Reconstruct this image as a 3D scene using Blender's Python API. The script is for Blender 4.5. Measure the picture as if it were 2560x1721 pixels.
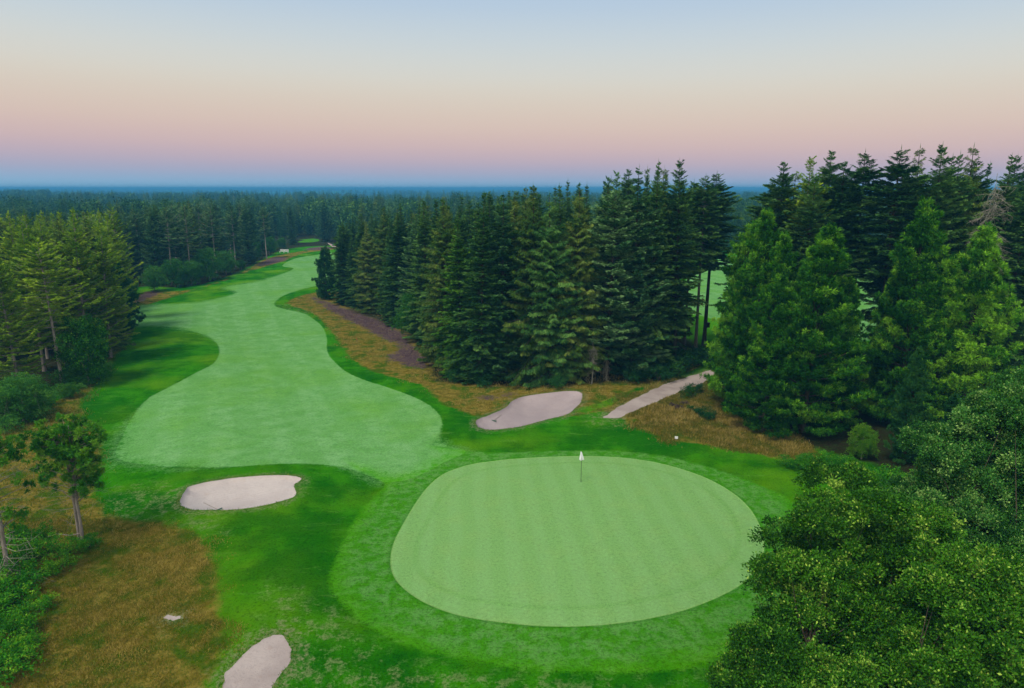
import bpy, math, time
import numpy as np
from mathutils import Vector, geometry
T0 = time.time()
sc = bpy.context.scene
for o in list(bpy.data.objects): bpy.data.objects.remove(o)
COL = sc.collection
R_ = math.radians

# ------------------------------------------------------------------ camera
H = 20.3
PITCH = R_(12.83)
FPX = 1555.0                      # focal length in units of a 2332 px wide picture
cam_d = bpy.data.cameras.new('camera'); cam = bpy.data.objects.new('camera', cam_d); COL.objects.link(cam)
cam_d.sensor_width = 36; cam_d.lens = 36 * FPX / 2332
cam_d.clip_start = 0.5; cam_d.clip_end = 30000
cam.location = (0, 0, H); cam.rotation_euler = (math.pi / 2 - PITCH, 0, 0)
sc.camera = cam

# ------------------------------------------------------------------ sky
SUN_EL, SUN_AZ = R_(60), R_(222)   # azimuth clockwise from +Y: behind the camera, a little to the left
w = bpy.data.worlds.new('World'); sc.world = w; w.use_nodes = True
nt = w.node_tree; nt.nodes.clear()
out = nt.nodes.new('ShaderNodeOutputWorld'); bg = nt.nodes.new('ShaderNodeBackground')
tc = nt.nodes.new('ShaderNodeTexCoord'); sx = nt.nodes.new('ShaderNodeSeparateXYZ')
nt.links.new(tc.outputs['Generated'], sx.inputs[0])
# the eastern-twilight band: blue earth shadow, mauve, peach, cream, pale blue
warp = nt.nodes.new('ShaderNodeTexNoise'); warp.inputs['Scale'].default_value = 2.0; warp.inputs['Detail'].default_value = 2
mpw = nt.nodes.new('ShaderNodeMapping'); mpw.inputs['Scale'].default_value = (1, 1, 9)
nt.links.new(tc.outputs['Generated'], mpw.inputs[0]); nt.links.new(mpw.outputs[0], warp.inputs['Vector'])
m1 = nt.nodes.new('ShaderNodeMath'); m1.operation = 'MULTIPLY_ADD'
nt.links.new(warp.outputs['Fac'], m1.inputs[0]); m1.inputs[1].default_value = 0.006; nt.links.new(sx.outputs['Z'], m1.inputs[2])
m1x = nt.nodes.new('ShaderNodeMath'); m1x.operation = 'MULTIPLY_ADD'   # the blue reaches a little lower on the right
nt.links.new(sx.outputs['X'], m1x.inputs[0]); m1x.inputs[1].default_value = 0.012; nt.links.new(m1.outputs[0], m1x.inputs[2])
rampn = nt.nodes.new('ShaderNodeValToRGB'); rampn.color_ramp.interpolation = 'B_SPLINE'
nt.links.new(m1x.outputs[0], rampn.inputs[0])
def s2l(c): return tuple(((v/255)/12.92 if v/255 <= .04045 else (((v/255)+.055)/1.055)**2.4) for v in c)
stops = [(0.0, (140, 184, 214)), (0.010, (142, 172, 204)), (0.022, (158, 162, 190)), (0.038, (180, 162, 180)), (0.058, (200, 170, 172)),
         (0.085, (211, 184, 170)), (0.12, (212, 198, 180)), (0.15, (211, 207, 194)), (0.19, (198, 207, 208)), (0.235, (180, 198, 214)),
         (0.30, (160, 188, 218)), (0.50, (128, 146, 170)), (1.0, (112, 128, 150))]
cr = rampn.color_ramp
while len(cr.elements) < len(stops): cr.elements.new(0.5)
for e, (p, c) in zip(cr.elements, stops): e.position = p; e.color = s2l(c) + (1,)
# brighter, warmer glow on the solar side of the sky
gl = nt.nodes.new('ShaderNodeMapRange'); gl.inputs['From Min'].default_value = 0.1; gl.inputs['From Max'].default_value = -0.9
gl.inputs['To Min'].default_value = 0; gl.inputs['To Max'].default_value = 1
nt.links.new(sx.outputs['Y'], gl.inputs[0])
glow = nt.nodes.new('ShaderNodeMix'); glow.data_type = 'RGBA'
nt.links.new(gl.outputs[0], glow.inputs[0]); glow.inputs[6].default_value = (0, 0, 0, 1); glow.inputs[7].default_value = (0.75, 0.62, 0.42, 1)
add = nt.nodes.new('ShaderNodeVectorMath'); add.operation = 'ADD'
nt.links.new(rampn.outputs[0], add.inputs[0]); nt.links.new(glow.outputs[2], add.inputs[1])
nis = nt.nodes.new('ShaderNodeTexSky'); nis.sky_type = 'NISHITA'; nis.sun_disc = False
nis.sun_elevation = SUN_EL; nis.sun_rotation = SUN_AZ
nsc = nt.nodes.new('ShaderNodeVectorMath'); nsc.operation = 'SCALE'; nsc.inputs['Scale'].default_value = 0.012
nt.links.new(nis.outputs[0], nsc.inputs[0])
add2 = nt.nodes.new('ShaderNodeVectorMath'); add2.operation = 'ADD'
nt.links.new(add.outputs[0], add2.inputs[0]); nt.links.new(nsc.outputs[0], add2.inputs[1])
nt.links.new(add2.outputs[0], bg.inputs[0]); bg.inputs[1].default_value = 1.0
nt.links.new(bg.outputs[0], out.inputs[0])

# ------------------------------------------------------------------ soft light of the bright side of the sky
sl = bpy.data.lights.new('sun', 'SUN'); so = bpy.data.objects.new('sun', sl); COL.objects.link(so)
sl.energy = 2.4; sl.angle = R_(18); sl.color = (1.0, 0.93, 0.80)
sd = Vector((math.sin(SUN_AZ) * math.cos(SUN_EL), math.cos(SUN_AZ) * math.cos(SUN_EL), math.sin(SUN_EL)))
so.rotation_euler = sd.to_track_quat('Z', 'Y').to_euler()

sc.view_settings.view_transform = 'Standard'; sc.view_settings.look = 'None'
sc.view_settings.exposure = 0.0; sc.view_settings.gamma = 1.0
cy = sc.cycles
cy.max_bounces = 5; cy.diffuse_bounces = 1; cy.glossy_bounces = 1; cy.transmission_bounces = 2
cy.transparent_max_bounces = 4; cy.volume_bounces = 0; cy.use_denoising = True; cy.adaptive_threshold = 0.02
cy.caustics_reflective = False; cy.caustics_refractive = False

# ------------------------------------------------------------------ helpers: numbers
rng = np.random.default_rng(7)
_LAT = np.random.default_rng(99).random((256, 256))
def vnoise(x, y):
    xi = np.floor(x).astype(int); yi = np.floor(y).astype(int); u = x - xi; v = y - yi; u = u * u * (3 - 2 * u); v = v * v * (3 - 2 * v)
    q = lambda a, b: _LAT[a % 256, b % 256]
    return (q(xi, yi) * (1 - u) + q(xi + 1, yi) * u) * (1 - v) + (q(xi, yi + 1) * (1 - u) + q(xi + 1, yi + 1) * u) * v
def sst(a, b, x):
    t = np.clip((x - a) / (b - a), 0, 1); return t * t * (3 - 2 * t)
CP, SP = math.cos(PITCH), math.sin(PITCH)
def h_base(x, y):
    x = np.asarray(x, float); y = np.asarray(y, float)
    r = np.hypot(x, y)
    near = 0.16 * np.sin(x * .13 + 1.1) * np.sin(y * .11 + .4) + 0.10 * np.sin(x * .31 + y * .17) + .25 * np.sin(x * .045 + y * .06) * sst(60, 110, r)
    near = near * sst(18, 30, r) * (1 - .8 * np.exp(-(((x - 4.5) / 13) ** 2 + ((y - 38) / 13) ** 2) ** 2))
    far = sst(260, 700, r) * (3.0 * np.sin(x * .0061 + 1.3) * np.sin(y * .0047 + .7) + 2.2 * np.sin(x * .013 - y * .009) - 3.0) + sst(700, 1500, r) * (4.0 * np.sin(x * .0019 + 2.0 + y * .0004) * np.sin(y * .0031) - 2.5)
    far = np.minimum(far + sst(2600, 5200, r) * (7.5 + 5 * np.sin(x * .0011 + .8) * np.sin(y * .0009 + .3) + 2 * np.sin(x * .0043)), 6.0)
    green = 0.35 * np.exp(-(((x - 4.5) / 14) ** 2 + ((y - 38) / 14) ** 2) ** 2)
    mound = 0.7 * np.exp(-((x + 12.5) / 6.0) ** 2 - ((y - 29) / 7.0) ** 2)
    return near + far + green + mound
def unproj(px, py, hf):
    px = np.asarray(px, float); py = np.asarray(py, float)
    u = (px - 1166) / FPX; v = (784 - py) / FPX
    dy = CP + v * SP; dz = -SP + v * CP
    z = np.zeros_like(u)
    for _ in range(12):
        t = (z - H) / dz
        X = t * u; Y = t * dy
        z = .5 * z + .5 * hf(X, Y)
    t = (z - H) / dz
    return t * u, t * dy
def crom(pts, n=6, closed=True):
    P = np.array(pts, float); N = len(P); outp = []
    for i in range(N if closed else N - 1):
        if closed: p0, p1, p2, p3 = P[(i - 1) % N], P[i], P[(i + 1) % N], P[(i + 2) % N]
        else: p0, p1, p2, p3 = P[max(i - 1, 0)], P[i], P[i + 1], P[min(i + 2, N - 1)]
        for k in range(n):
            t = k / n
            outp.append(.5 * ((2 * p1) + (-p0 + p2) * t + (2 * p0 - 5 * p1 + 4 * p2 - p3) * t * t + (-p0 + 3 * p1 - 3 * p2 + p3) * t ** 3))
    if not closed: outp.append(P[-1])
    return np.array(outp)
def poly_w(pts, n=6):
    c = crom(pts, n); X, Y = unproj(c[:, 0], c[:, 1], h_base)
    return np.stack([X, Y], 1)
def jag(p, amp, seed=1, st=.22):
    r = np.random.default_rng(seed); outp = []; N = len(p)
    for i in range(N):
        a, b = p[i], p[(i + 1) % N]; k = max(1, int(np.hypot(*(b - a)) / st))
        for q in range(k): outp.append(a + (b - a) * q / k)
    p = np.array(outp); t = np.roll(p, -1, 0) - np.roll(p, 1, 0); t /= np.linalg.norm(t, axis=1, keepdims=True) + 1e-9
    e = r.normal(0, 1, len(p)); e = e + .8 * (np.roll(e, 1) + np.roll(e, -1)); f = np.repeat(r.normal(0, 1, len(p) // 6 + 1), 6)[:len(p)]
    e = e * .5 + .5 * (f + np.roll(f, 3))
    return p + np.stack([-t[:, 1], t[:, 0]], 1) * (e * amp)[:, None]
def inside(poly, X, Y):
    X = np.asarray(X, float); Y = np.asarray(Y, float); res = np.zeros(X.shape, bool)
    x0, y0 = poly[:, 0], poly[:, 1]; x1, y1 = np.roll(x0, -1), np.roll(y0, -1)
    for a, b, c, d in zip(x0, y0, x1, y1):
        if b == d: continue
        cond = (b > Y) != (d > Y)
        res ^= cond & (X < (c - a) * (Y - b) / (d - b) + a)
    return res
def sdf(poly, X, Y):
    X = np.asarray(X, float); Y = np.asarray(Y, float); best = np.full(X.shape, 1e9)
    x0, y0 = poly[:, 0], poly[:, 1]; x1, y1 = np.roll(x0, -1), np.roll(y0, -1)
    for a, b, c, d in zip(x0, y0, x1, y1):
        ex, ey = c - a, d - b; L = ex * ex + ey * ey + 1e-12
        t = np.clip(((X - a) * ex + (Y - b) * ey) / L, 0, 1)
        best = np.minimum(best, (X - a - t * ex) ** 2 + (Y - b - t * ey) ** 2)
    dd = np.sqrt(best)
    return np.where(inside(poly, X, Y), dd, -dd)

# ------------------------------------------------------------------ outlines of the course (traced on the ground)
G_GREEN = poly_w([(1322, 1039), (1410, 1042), (1500, 1055), (1580, 1078), (1640, 1105), (1690, 1140), (1722, 1180), (1740, 1230), (1735, 1275), (1705, 1318), (1650, 1354), (1560, 1390), (1460, 1413), (1350, 1426), (1240, 1427), (1130, 1417), (1040, 1401), (970, 1375), (920, 1342), (895, 1310), (889, 1275), (897, 1235), (920, 1190), (947, 1145), (975, 1108), (1010, 1080), (1060, 1061), (1110, 1052), (1175, 1045), (1250, 1041)])
G_APRON = poly_w([(990, 1016), (1060, 1028), (1150, 1031), (1260, 1028), (1360, 1026), (1480, 1035), (1570, 1052), (1668, 1082), (1764, 1120), (1811, 1149), (1850, 1200), (1860, 1270), (1830, 1350), (1760, 1430), (1650, 1495), (1560, 1522), (1450, 1532), (1300, 1530), (1180, 1522), (1091, 1508), (1000, 1490), (924, 1470), (865, 1440), (800, 1396), (752, 1335), (766, 1267), (808, 1185), (845, 1140), (876, 1106), (850, 1085), (800, 1062), (780, 1030), (880, 1000)])
G_FAIR = poly_w([(1060, 1029), (1015, 1015), (999, 1000), (1002, 985), (1007, 965), (1000, 945), (975, 922), (930, 900), (880, 882), (830, 866), (790, 848), (760, 823), (745, 800), (744, 770), (734, 745), (712, 726), (690, 714), (650, 705), (628, 698), (626, 689), (645, 674), (685, 660), (720, 652), (770, 640), (800, 610), (800, 580), (768, 575), (720, 581), (670, 590), (643, 606), (668, 612), (640, 625), (590, 640), (510, 655), (534, 664), (522, 674), (439, 690), (316, 697), (302, 715), (300, 742), (360, 743), (422, 751), (475, 768), (499, 794), (488, 826), (445, 850), (404, 872), (360, 895), (334, 911), (300, 950), (275, 1000), (262, 1035), (285, 1052), (380, 1064), (480, 1066), (560, 1062), (640, 1057), (720, 1058), (790, 1068), (850, 1090), (880, 1100), (940, 1090), (1010, 1055)])
G_BUNK1 = poly_w([(1083, 965), (1090, 957), (1110, 950), (1150, 931), (1165, 917), (1190, 906), (1250, 897), (1300, 893), (1322, 896), (1326, 907), (1312, 928), (1290, 947), (1240, 960), (1180, 975), (1120, 982), (1092, 977)])
G_BUNK2 = poly_w([(409, 1155), (410, 1143), (420, 1122), (436, 1110), (480, 1099), (560, 1090), (640, 1086), (682, 1091), (684, 1098), (673, 1106), (672, 1118), (675, 1128), (668, 1136), (640, 1145), (600, 1155), (540, 1163), (470, 1165), (430, 1162)])
G_PATH1 = poly_w([(1372, 950), (1392, 938), (1420, 922), (1465, 898), (1520, 875), (1560, 861), (1600, 848), (1640, 838), (1650, 848), (1600, 872), (1550, 892), (1500, 914), (1450, 936), (1425, 946), (1400, 952)])
G_PATH2 = poly_w([(470, 1640), (505, 1560), (528, 1520), (558, 1488), (590, 1462), (622, 1446), (650, 1458), (662, 1485), (652, 1515), (630, 1545), (610, 1600), (600, 1660)])
G_PATH3 = poly_w([(747, 555), (751, 555), (775, 565), (792, 569), (792, 573), (770, 571)])
G_STONE = poly_w([(378, 1405), (392, 1402), (412, 1404), (410, 1411), (392, 1413), (380, 1410)])
G_FAIR2 = poly_w([(1500, 690), (1560, 640), (1640, 590), (1800, 580), (2000, 600), (2200, 640), (2300, 700), (2250, 760), (2000, 775), (1820, 780), (1680, 778), (1600, 742), (1530, 715)])
G_TEE = poly_w([(1515, 725), (1570, 716), (1630, 730), (1660, 752), (1640, 772), (1560, 770), (1515, 752)])
G_GAP = poly_w([(1545, 862), (1655, 870), (1690, 800), (1680, 560), (1545, 560)])
G_GAP2 = poly_w([(1920, 900), (1975, 900), (2000, 560), (1925, 560)])
G_CLEAR = poly_w([(660, 546), (690, 541), (722, 545), (732, 550), (700, 553), (668, 551)])
G_PATH1 = jag(G_PATH1, .09, 2, .4); G_PATH2 = jag(G_PATH2, .045, 3); G_STONE = jag(G_STONE, .06, 4, .15); G_BUNK1 = jag(G_BUNK1, .035, 5, .5); G_BUNK2 = jag(G_BUNK2, .03, 6, .4)
G_DRY = [poly_w(p) for p in (
    [(235, 1194), (300, 1188), (370, 1190), (420, 1205), (465, 1235), (490, 1285), (493, 1340), (506, 1400), (502, 1480), (470, 1580), (430, 1700), (0, 1700), (-300, 1500), (-200, 1300), (0, 1200), (150, 1180)],   # mound, lower left
    [(654, 691), (711, 714), (752, 753), (780, 790), (813, 828), (882, 856), (963, 881), (1004, 916), (1070, 945), (1110, 948), (1170, 930), (1290, 940), (1325, 932), (1400, 905), (1500, 868), (1600, 830), (1500, 800), (1300, 800), (1100, 780), (900, 700), (790, 668), (710, 668)],   # strip in front of the grove
    [(1280, 953), (1375, 928), (1450, 895), (1600, 860), (1750, 960), (1850, 1010), (1860, 1060), (1790, 1052), (1720, 1034), (1637, 1019), (1538, 1004), (1465, 982), (1418, 955), (1375, 938)],  # right of the bunker and path
    [(0, 985), (120, 918), (190, 878), (225, 835), (255, 795), (285, 750), (300, 735), (294, 770), (262, 812), (238, 852), (214, 882), (180, 925), (225, 990), (228, 1060), (215, 1120), (255, 1175), (330, 1196), (200, 1230), (-100, 1230), (-300, 1150), (-150, 1030)],  # left edge
    [(285, 690), (330, 668), (420, 662), (500, 645), (560, 615), (600, 592), (660, 577), (740, 566), (772, 566), (740, 571), (690, 578), (640, 597), (600, 609), (540, 628), (470, 650), (420, 668), (350, 690), (300, 705)])]
G_SCRUFF = [poly_w(p) for p in ([(640, 1330), (760, 1400), (860, 1470), (1050, 1530), (1500, 1555), (1680, 1540), (1700, 1680), (480, 1680), (540, 1500), (600, 1400)], [(225, 1150), (300, 1105), (400, 1110), (415, 1180), (500, 1185), (520, 1215), (430, 1205), (330, 1195), (250, 1185)], [(1330, 945), (1400, 925), (1440, 950), (1430, 975), (1350, 968)], [(600, 700), (700, 690), (705, 730), (650, 705)])]
G_HEATH = [poly_w(p) for p in (
    [(700, 672), (760, 692), (810, 708), (870, 728), (915, 752), (945, 785), (985, 820), (975, 838), (930, 836), (880, 815), (905, 790), (855, 765), (800, 735), (735, 700)],
    [(1080, 906), (1105, 899), (1125, 903), (1150, 894), (1176, 897), (1160, 908), (1135, 907), (1120, 915), (1098, 913)],
    [(300, 690), (330, 664), (370, 664), (340, 682)],
    [(585, 603), (625, 585), (655, 588), (640, 597), (600, 606)],
    [(690, 568), (735, 562), (765, 566), (720, 571)],
    [(1500, 925), (1560, 918), (1580, 928), (1540, 936)])]
G_FOREST = [poly_w(p, 3) for p in (
    [(985, 866), (1100, 880), (1250, 884), (1350, 874), (1500, 868), (1580, 832), (1610, 800), (1520, 750), (1300, 715), (1150, 680), (1000, 650), (860, 600), (790, 600), (770, 690), (900, 748), (965, 805)],
    [(1660, 860), (1720, 985), (1820, 1015), (1950, 1052), (2150, 1105), (2500, 1160), (2900, 1000), (2600, 800), (2050, 800), (1850, 820)],
    [(-400, 1010), (0, 975), (120, 900), (215, 850), (250, 790), (285, 735), (270, 695), (310, 655), (420, 655), (520, 632), (585, 600), (640, 572), (700, 562), (765, 556), (765, 510), (-400, 510)])]

def h_all(x, y):
    h = h_base(x, y)
    for g, dep in ((G_BUNK1, .6), (G_BUNK2, .7)):
        c = g.mean(0)
        m = (np.abs(x - c[0]) < 25) & (np.abs(y - c[1]) < 25)
        if not np.any(m): continue
        s = np.full(np.shape(x), -9.0); s[m] = sdf(g, np.asarray(x)[m], np.asarray(y)[m])
        h = h - .14 * sst(0, .12, s) - dep * sst(.0, 2.2, s) + .10 * sst(-1.6, -.05, s) * (s <= 0.12)
    for g in (G_PATH2,):
        c = g.mean(0); m = (np.abs(x - c[0]) < 12) & (np.abs(y - c[1]) < 12)
        if np.any(m):
            s = np.full(np.shape(x), -9.0); s[m] = sdf(g, np.asarray(x)[m], np.asarray(y)[m]); h = h - .08 * sst(0, .5, s)
    return h
def wooded(X, Y): return np.where(Y < 2200, (np.sin(X * .006 + 2) * np.sin(Y * .004 + X * .001) + .35 * np.sin(X * .02)) > -.32, (np.sin(X * .0021 + 1) * np.sin(Y * .0023 + X * .0004) + .4 * np.sin(X * .008)) > -.2)
def hz(x, y): return float(h_all(np.array([x], float), np.array([y], float))[0])
def P(px, py):
    X, Y = unproj(np.array([px]), np.array([py]), h_base)
    return float(X[0]), float(Y[0])
def top_at(px, py, Y):
    """world X and height above sea level of the picture point (px,py) at forward distance Y"""
    u = (px - 1166) / FPX; v = (784 - py) / FPX
    t = Y / (CP + v * SP)
    return t * u, H + t * (-SP + v * CP)

# ------------------------------------------------------------------ helpers: objects
def set_props(o, label=None, cat=None, group=None, kind=None):
    if label: o['label'] = label
    if cat: o['category'] = cat
    if group: o['group'] = group
    if kind: o['kind'] = kind
    return o
def new_obj(name, me, mat=None, parent=None):
    o = bpy.data.objects.new(name, me); COL.objects.link(o)
    if mat and not me.materials: me.materials.append(mat)
    if parent: o.parent = parent
    return o
def empty(name, loc, rz=0, s=(1, 1, 1)):
    o = bpy.data.objects.new(name, None); COL.objects.link(o)
    o.location = loc; o.rotation_euler = (0, 0, rz); o.scale = s; o.empty_display_size = .5
    return o
def np_mesh(name, V, F, smooth=False, tv=None):
    """V (n,3), F (m,k)"""
    me = bpy.data.meshes.new(name); V = np.ascontiguousarray(V, np.float32); F = np.ascontiguousarray(F, np.int32)
    m, k = F.shape
    me.vertices.add(len(V)); me.vertices.foreach_set('co', V.ravel())
    me.loops.add(m * k); me.loops.foreach_set('vertex_index', F.ravel())
    me.polygons.add(m); me.polygons.foreach_set('loop_start', np.arange(0, m * k, k, dtype=np.int32))
    me.polygons.foreach_set('use_smooth', np.full(m, smooth))
    if tv is not None:
        a = me.attributes.new('tv', 'FLOAT', 'POINT'); a.data.foreach_set('value', np.ascontiguousarray(tv, np.float32))
    me.update(calc_edges=True)
    return me
def norm(a): return a / (np.linalg.norm(a, axis=-1, keepdims=True) + 1e-9)
class Kites:
    """a soup of four-cornered leaf shapes"""
    def __init__(s): s.V = []; s.T = []
    def add(s, B, D, l, w, N=None, tv=.5, mid=.45):
        B = np.atleast_2d(B); D = norm(np.atleast_2d(D)); n = len(B)
        l = np.broadcast_to(l, n)[:, None]; w = np.broadcast_to(w, n)[:, None]
        if N is None: N = np.array([[0, 0, 1.0]])
        S = norm(np.cross(D, np.broadcast_to(N, D.shape)) + 1e-5)
        bow = np.cross(S, D) * l * .08
        V = np.stack([B, B + D * l * mid + S * w * .5 + bow, B + D * l, B + D * l * mid - S * w * .5 + bow], 1)
        s.V.append(V.reshape(-1, 3)); s.T.append(np.repeat(np.broadcast_to(tv, n), 4))
    def mesh(s, name):
        V = np.concatenate(s.V); T = np.concatenate(s.T)
        F = np.arange(len(V)).reshape(-1, 4)
        return np_mesh(name, V, F, False, T)
class Tubes:
    def __init__(s): s.V = []; s.F = []; s.n = 0
    def add(s, pts, rad, k=7):
        pts = np.array(pts, float); n = len(pts); rad = np.broadcast_to(rad, n)
        tan = norm(np.gradient(pts, axis=0)) if n > 2 else np.repeat(norm((pts[1] - pts[0])[None]), 2, 0)
        ref = np.array([1, 0, 0.]) if abs(tan[0][2]) > .7 else np.array([0, 0, 1.])
        A = norm(np.cross(tan, ref)); Bv = np.cross(tan, A)
        an = np.arange(k) * 2 * math.pi / k
        ring = pts[:, None] + (A[:, None] * np.cos(an)[None, :, None] + Bv[:, None] * np.sin(an)[None, :, None]) * rad[:, None, None]
        i = np.arange(n - 1)[:, None] * k; j = np.arange(k)[None]
        j2 = (j + 1) % k
        F = np.stack([i + j, i + j2, i + k + j2, i + k + j], -1).reshape(-1, 4) + s.n
        s.V.append(ring.reshape(-1, 3)); s.F.append(F); s.n += n * k
    def box(s, c, d, rot=0):
        c = np.array(c, float); d = np.array(d, float) / 2
        cr_, sr_ = math.cos(rot), math.sin(rot)
        P8 = np.array([[x, y, z] for x in (-1, 1) for y in (-1, 1) for z in (-1, 1)]) * d
        P8 = np.stack([P8[:, 0] * cr_ - P8[:, 1] * sr_, P8[:, 0] * sr_ + P8[:, 1] * cr_, P8[:, 2]], 1) + c
        F = np.array([[0, 1, 3, 2], [4, 6, 7, 5], [0, 4, 5, 1], [2, 3, 7, 6], [0, 2, 6, 4], [1, 5, 7, 3]]) + s.n
        s.V.append(P8); s.F.append(F); s.n += 8
    def mesh(s, name, smooth=True): return np_mesh(name, np.concatenate(s.V), np.concatenate(s.F), smooth)

# ------------------------------------------------------------------ helpers: materials
class NG:
    def __init__(s, name):
        s.m = bpy.data.materials.new(name); s.m.use_nodes = True; s.t = s.m.node_tree; s.t.nodes.clear()
        s.out = s.t.nodes.new('ShaderNodeOutputMaterial'); s.co = s.t.nodes.new('ShaderNodeTexCoord').outputs['Object']
    def n(s, ty, **kw):
        nd = s.t.nodes.new(ty)
        for k, v in kw.items(): setattr(nd, k, v)
        return nd
    def l(s, a, b): s.t.links.new(a, b)
    def put(s, sock, v):
        if hasattr(v, 'links') or isinstance(v, bpy.types.NodeSocket): s.l(v, sock)
        else:
            if isinstance(v, (tuple, list)) and len(v) == 3 and len(sock.default_value) == 4: v = tuple(v) + (1,)
            sock.default_value = v
    def attr(s, name): return s.n('ShaderNodeAttribute', attribute_name=name).outputs['Fac']
    def noise(s, scale, detail=4, rough=.55, co=None, stretch=None, dist=0):
        nd = s.n('ShaderNodeTexNoise'); nd.inputs['Scale'].default_value = scale; nd.inputs['Detail'].default_value = detail
        nd.inputs['Roughness'].default_value = rough; nd.inputs['Distortion'].default_value = dist
        c = co or s.co
        if stretch:
            mp = s.n('ShaderNodeMapping'); mp.inputs['Scale'].default_value = stretch; s.l(c, mp.inputs[0]); c = mp.outputs[0]
        s.l(c, nd.inputs['Vector']); return nd.outputs['Fac']
    def math(s, op, a, b=0.0, c=0.0, clamp=False):
        nd = s.n('ShaderNodeMath', operation=op, use_clamp=clamp); s.put(nd.inputs[0], a); s.put(nd.inputs[1], b)
        if op in ('MULTIPLY_ADD',): s.put(nd.inputs[2], c)
        return nd.outputs[0]
    def step(s, x, a, b):      # smooth 0..1 between a and b
        nd = s.n('ShaderNodeMapRange', interpolation_type='SMOOTHSTEP'); s.put(nd.inputs[0], x)
        if a < b: lo, hi, t0, t1 = a, b, 0., 1.
        else: lo, hi, t0, t1 = b, a, 1., 0.
        nd.inputs[1].default_value = lo; nd.inputs[2].default_value = hi; nd.inputs[3].default_value = t0; nd.inputs[4].default_value = t1
        return nd.outputs[0]
    def mix(s, f, a, b, mode='MIX'):
        nd = s.n('ShaderNodeMix', data_type='RGBA', blend_type=mode); s.put(nd.inputs[0], f); s.put(nd.inputs[6], a); s.put(nd.inputs[7], b)
        return nd.outputs[2]
    def bump(s, h, strength=.5, dist=.05):
        nd = s.n('ShaderNodeBump'); nd.inputs['Strength'].default_value = strength; nd.inputs['Distance'].default_value = dist; s.l(h, nd.inputs['Height'])
        return nd.outputs[0]
    def bsdf(s, col, rough=.85, spec=.2, normal=None, sheen=0):
        nd = s.n('ShaderNodeBsdfPrincipled'); s.put(nd.inputs['Base Color'], col); s.put(nd.inputs['Roughness'], rough)
        nd.inputs['Specular IOR Level'].default_value = spec
        if normal is not None: s.l(normal, nd.inputs['Normal'])
        s.l(nd.outputs[0], s.out.inputs[0]); return nd
def foliage_mat(name, cols, rnd=.35, trans=.18, gloss=.08):
    """leaf colour drifts between three tones by clump and by plant"""
    g = NG(name); tv = g.attr('tv'); oi = g.n('ShaderNodeObjectInfo').outputs['Random']
    f = g.math('MULTIPLY_ADD', g.math('SUBTRACT', oi, .5), rnd, tv)
    f = g.math('ADD', f, g.math('MULTIPLY', g.math('SUBTRACT', g.noise(.45, 3), .5), .5), clamp=True)
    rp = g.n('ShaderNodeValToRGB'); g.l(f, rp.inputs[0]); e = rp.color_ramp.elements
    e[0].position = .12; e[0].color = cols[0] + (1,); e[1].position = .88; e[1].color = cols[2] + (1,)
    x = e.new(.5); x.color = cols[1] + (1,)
    d = g.n('ShaderNodeBsdfPrincipled'); g.l(rp.outputs[0], d.inputs['Base Color']); d.inputs['Roughness'].default_value = .55
    d.inputs['Specular IOR Level'].default_value = gloss
    tr = g.n('ShaderNodeBsdfTranslucent'); g.l(rp.outputs[0], tr.inputs[0])
    mx = g.n('ShaderNodeMixShader'); mx.inputs[0].default_value = trans
    g.l(d.outputs[0], mx.inputs[1]); g.l(tr.outputs[0], mx.inputs[2]); g.l(mx.outputs[0], g.out.inputs[0])
    return g.m
def bark_mat(name, a, b, scale=6):
    g = NG(name); n1 = g.noise(scale, 5, .65, stretch=(1, 1, .25)); n2 = g.noise(.7, 3)
    c = g.mix(g.step(n1, .35, .65), a, b); c = g.mix(g.math('MULTIPLY', n2, .5), c, tuple(v * .6 for v in b))
    g.bsdf(c, .9, .1, g.bump(n1, .6, .03)); return g.m
def plain_mat(name, col, rough=.5, spec=.4, var=.12):
    g = NG(name); n1 = g.noise(14, 4); c = g.mix(n1, tuple(v * (1 - var) for v in col), tuple(min(1, v * (1 + var)) for v in col))
    g.bsdf(c, rough, spec, g.bump(n1, .1, .005)); return g.m

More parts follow.
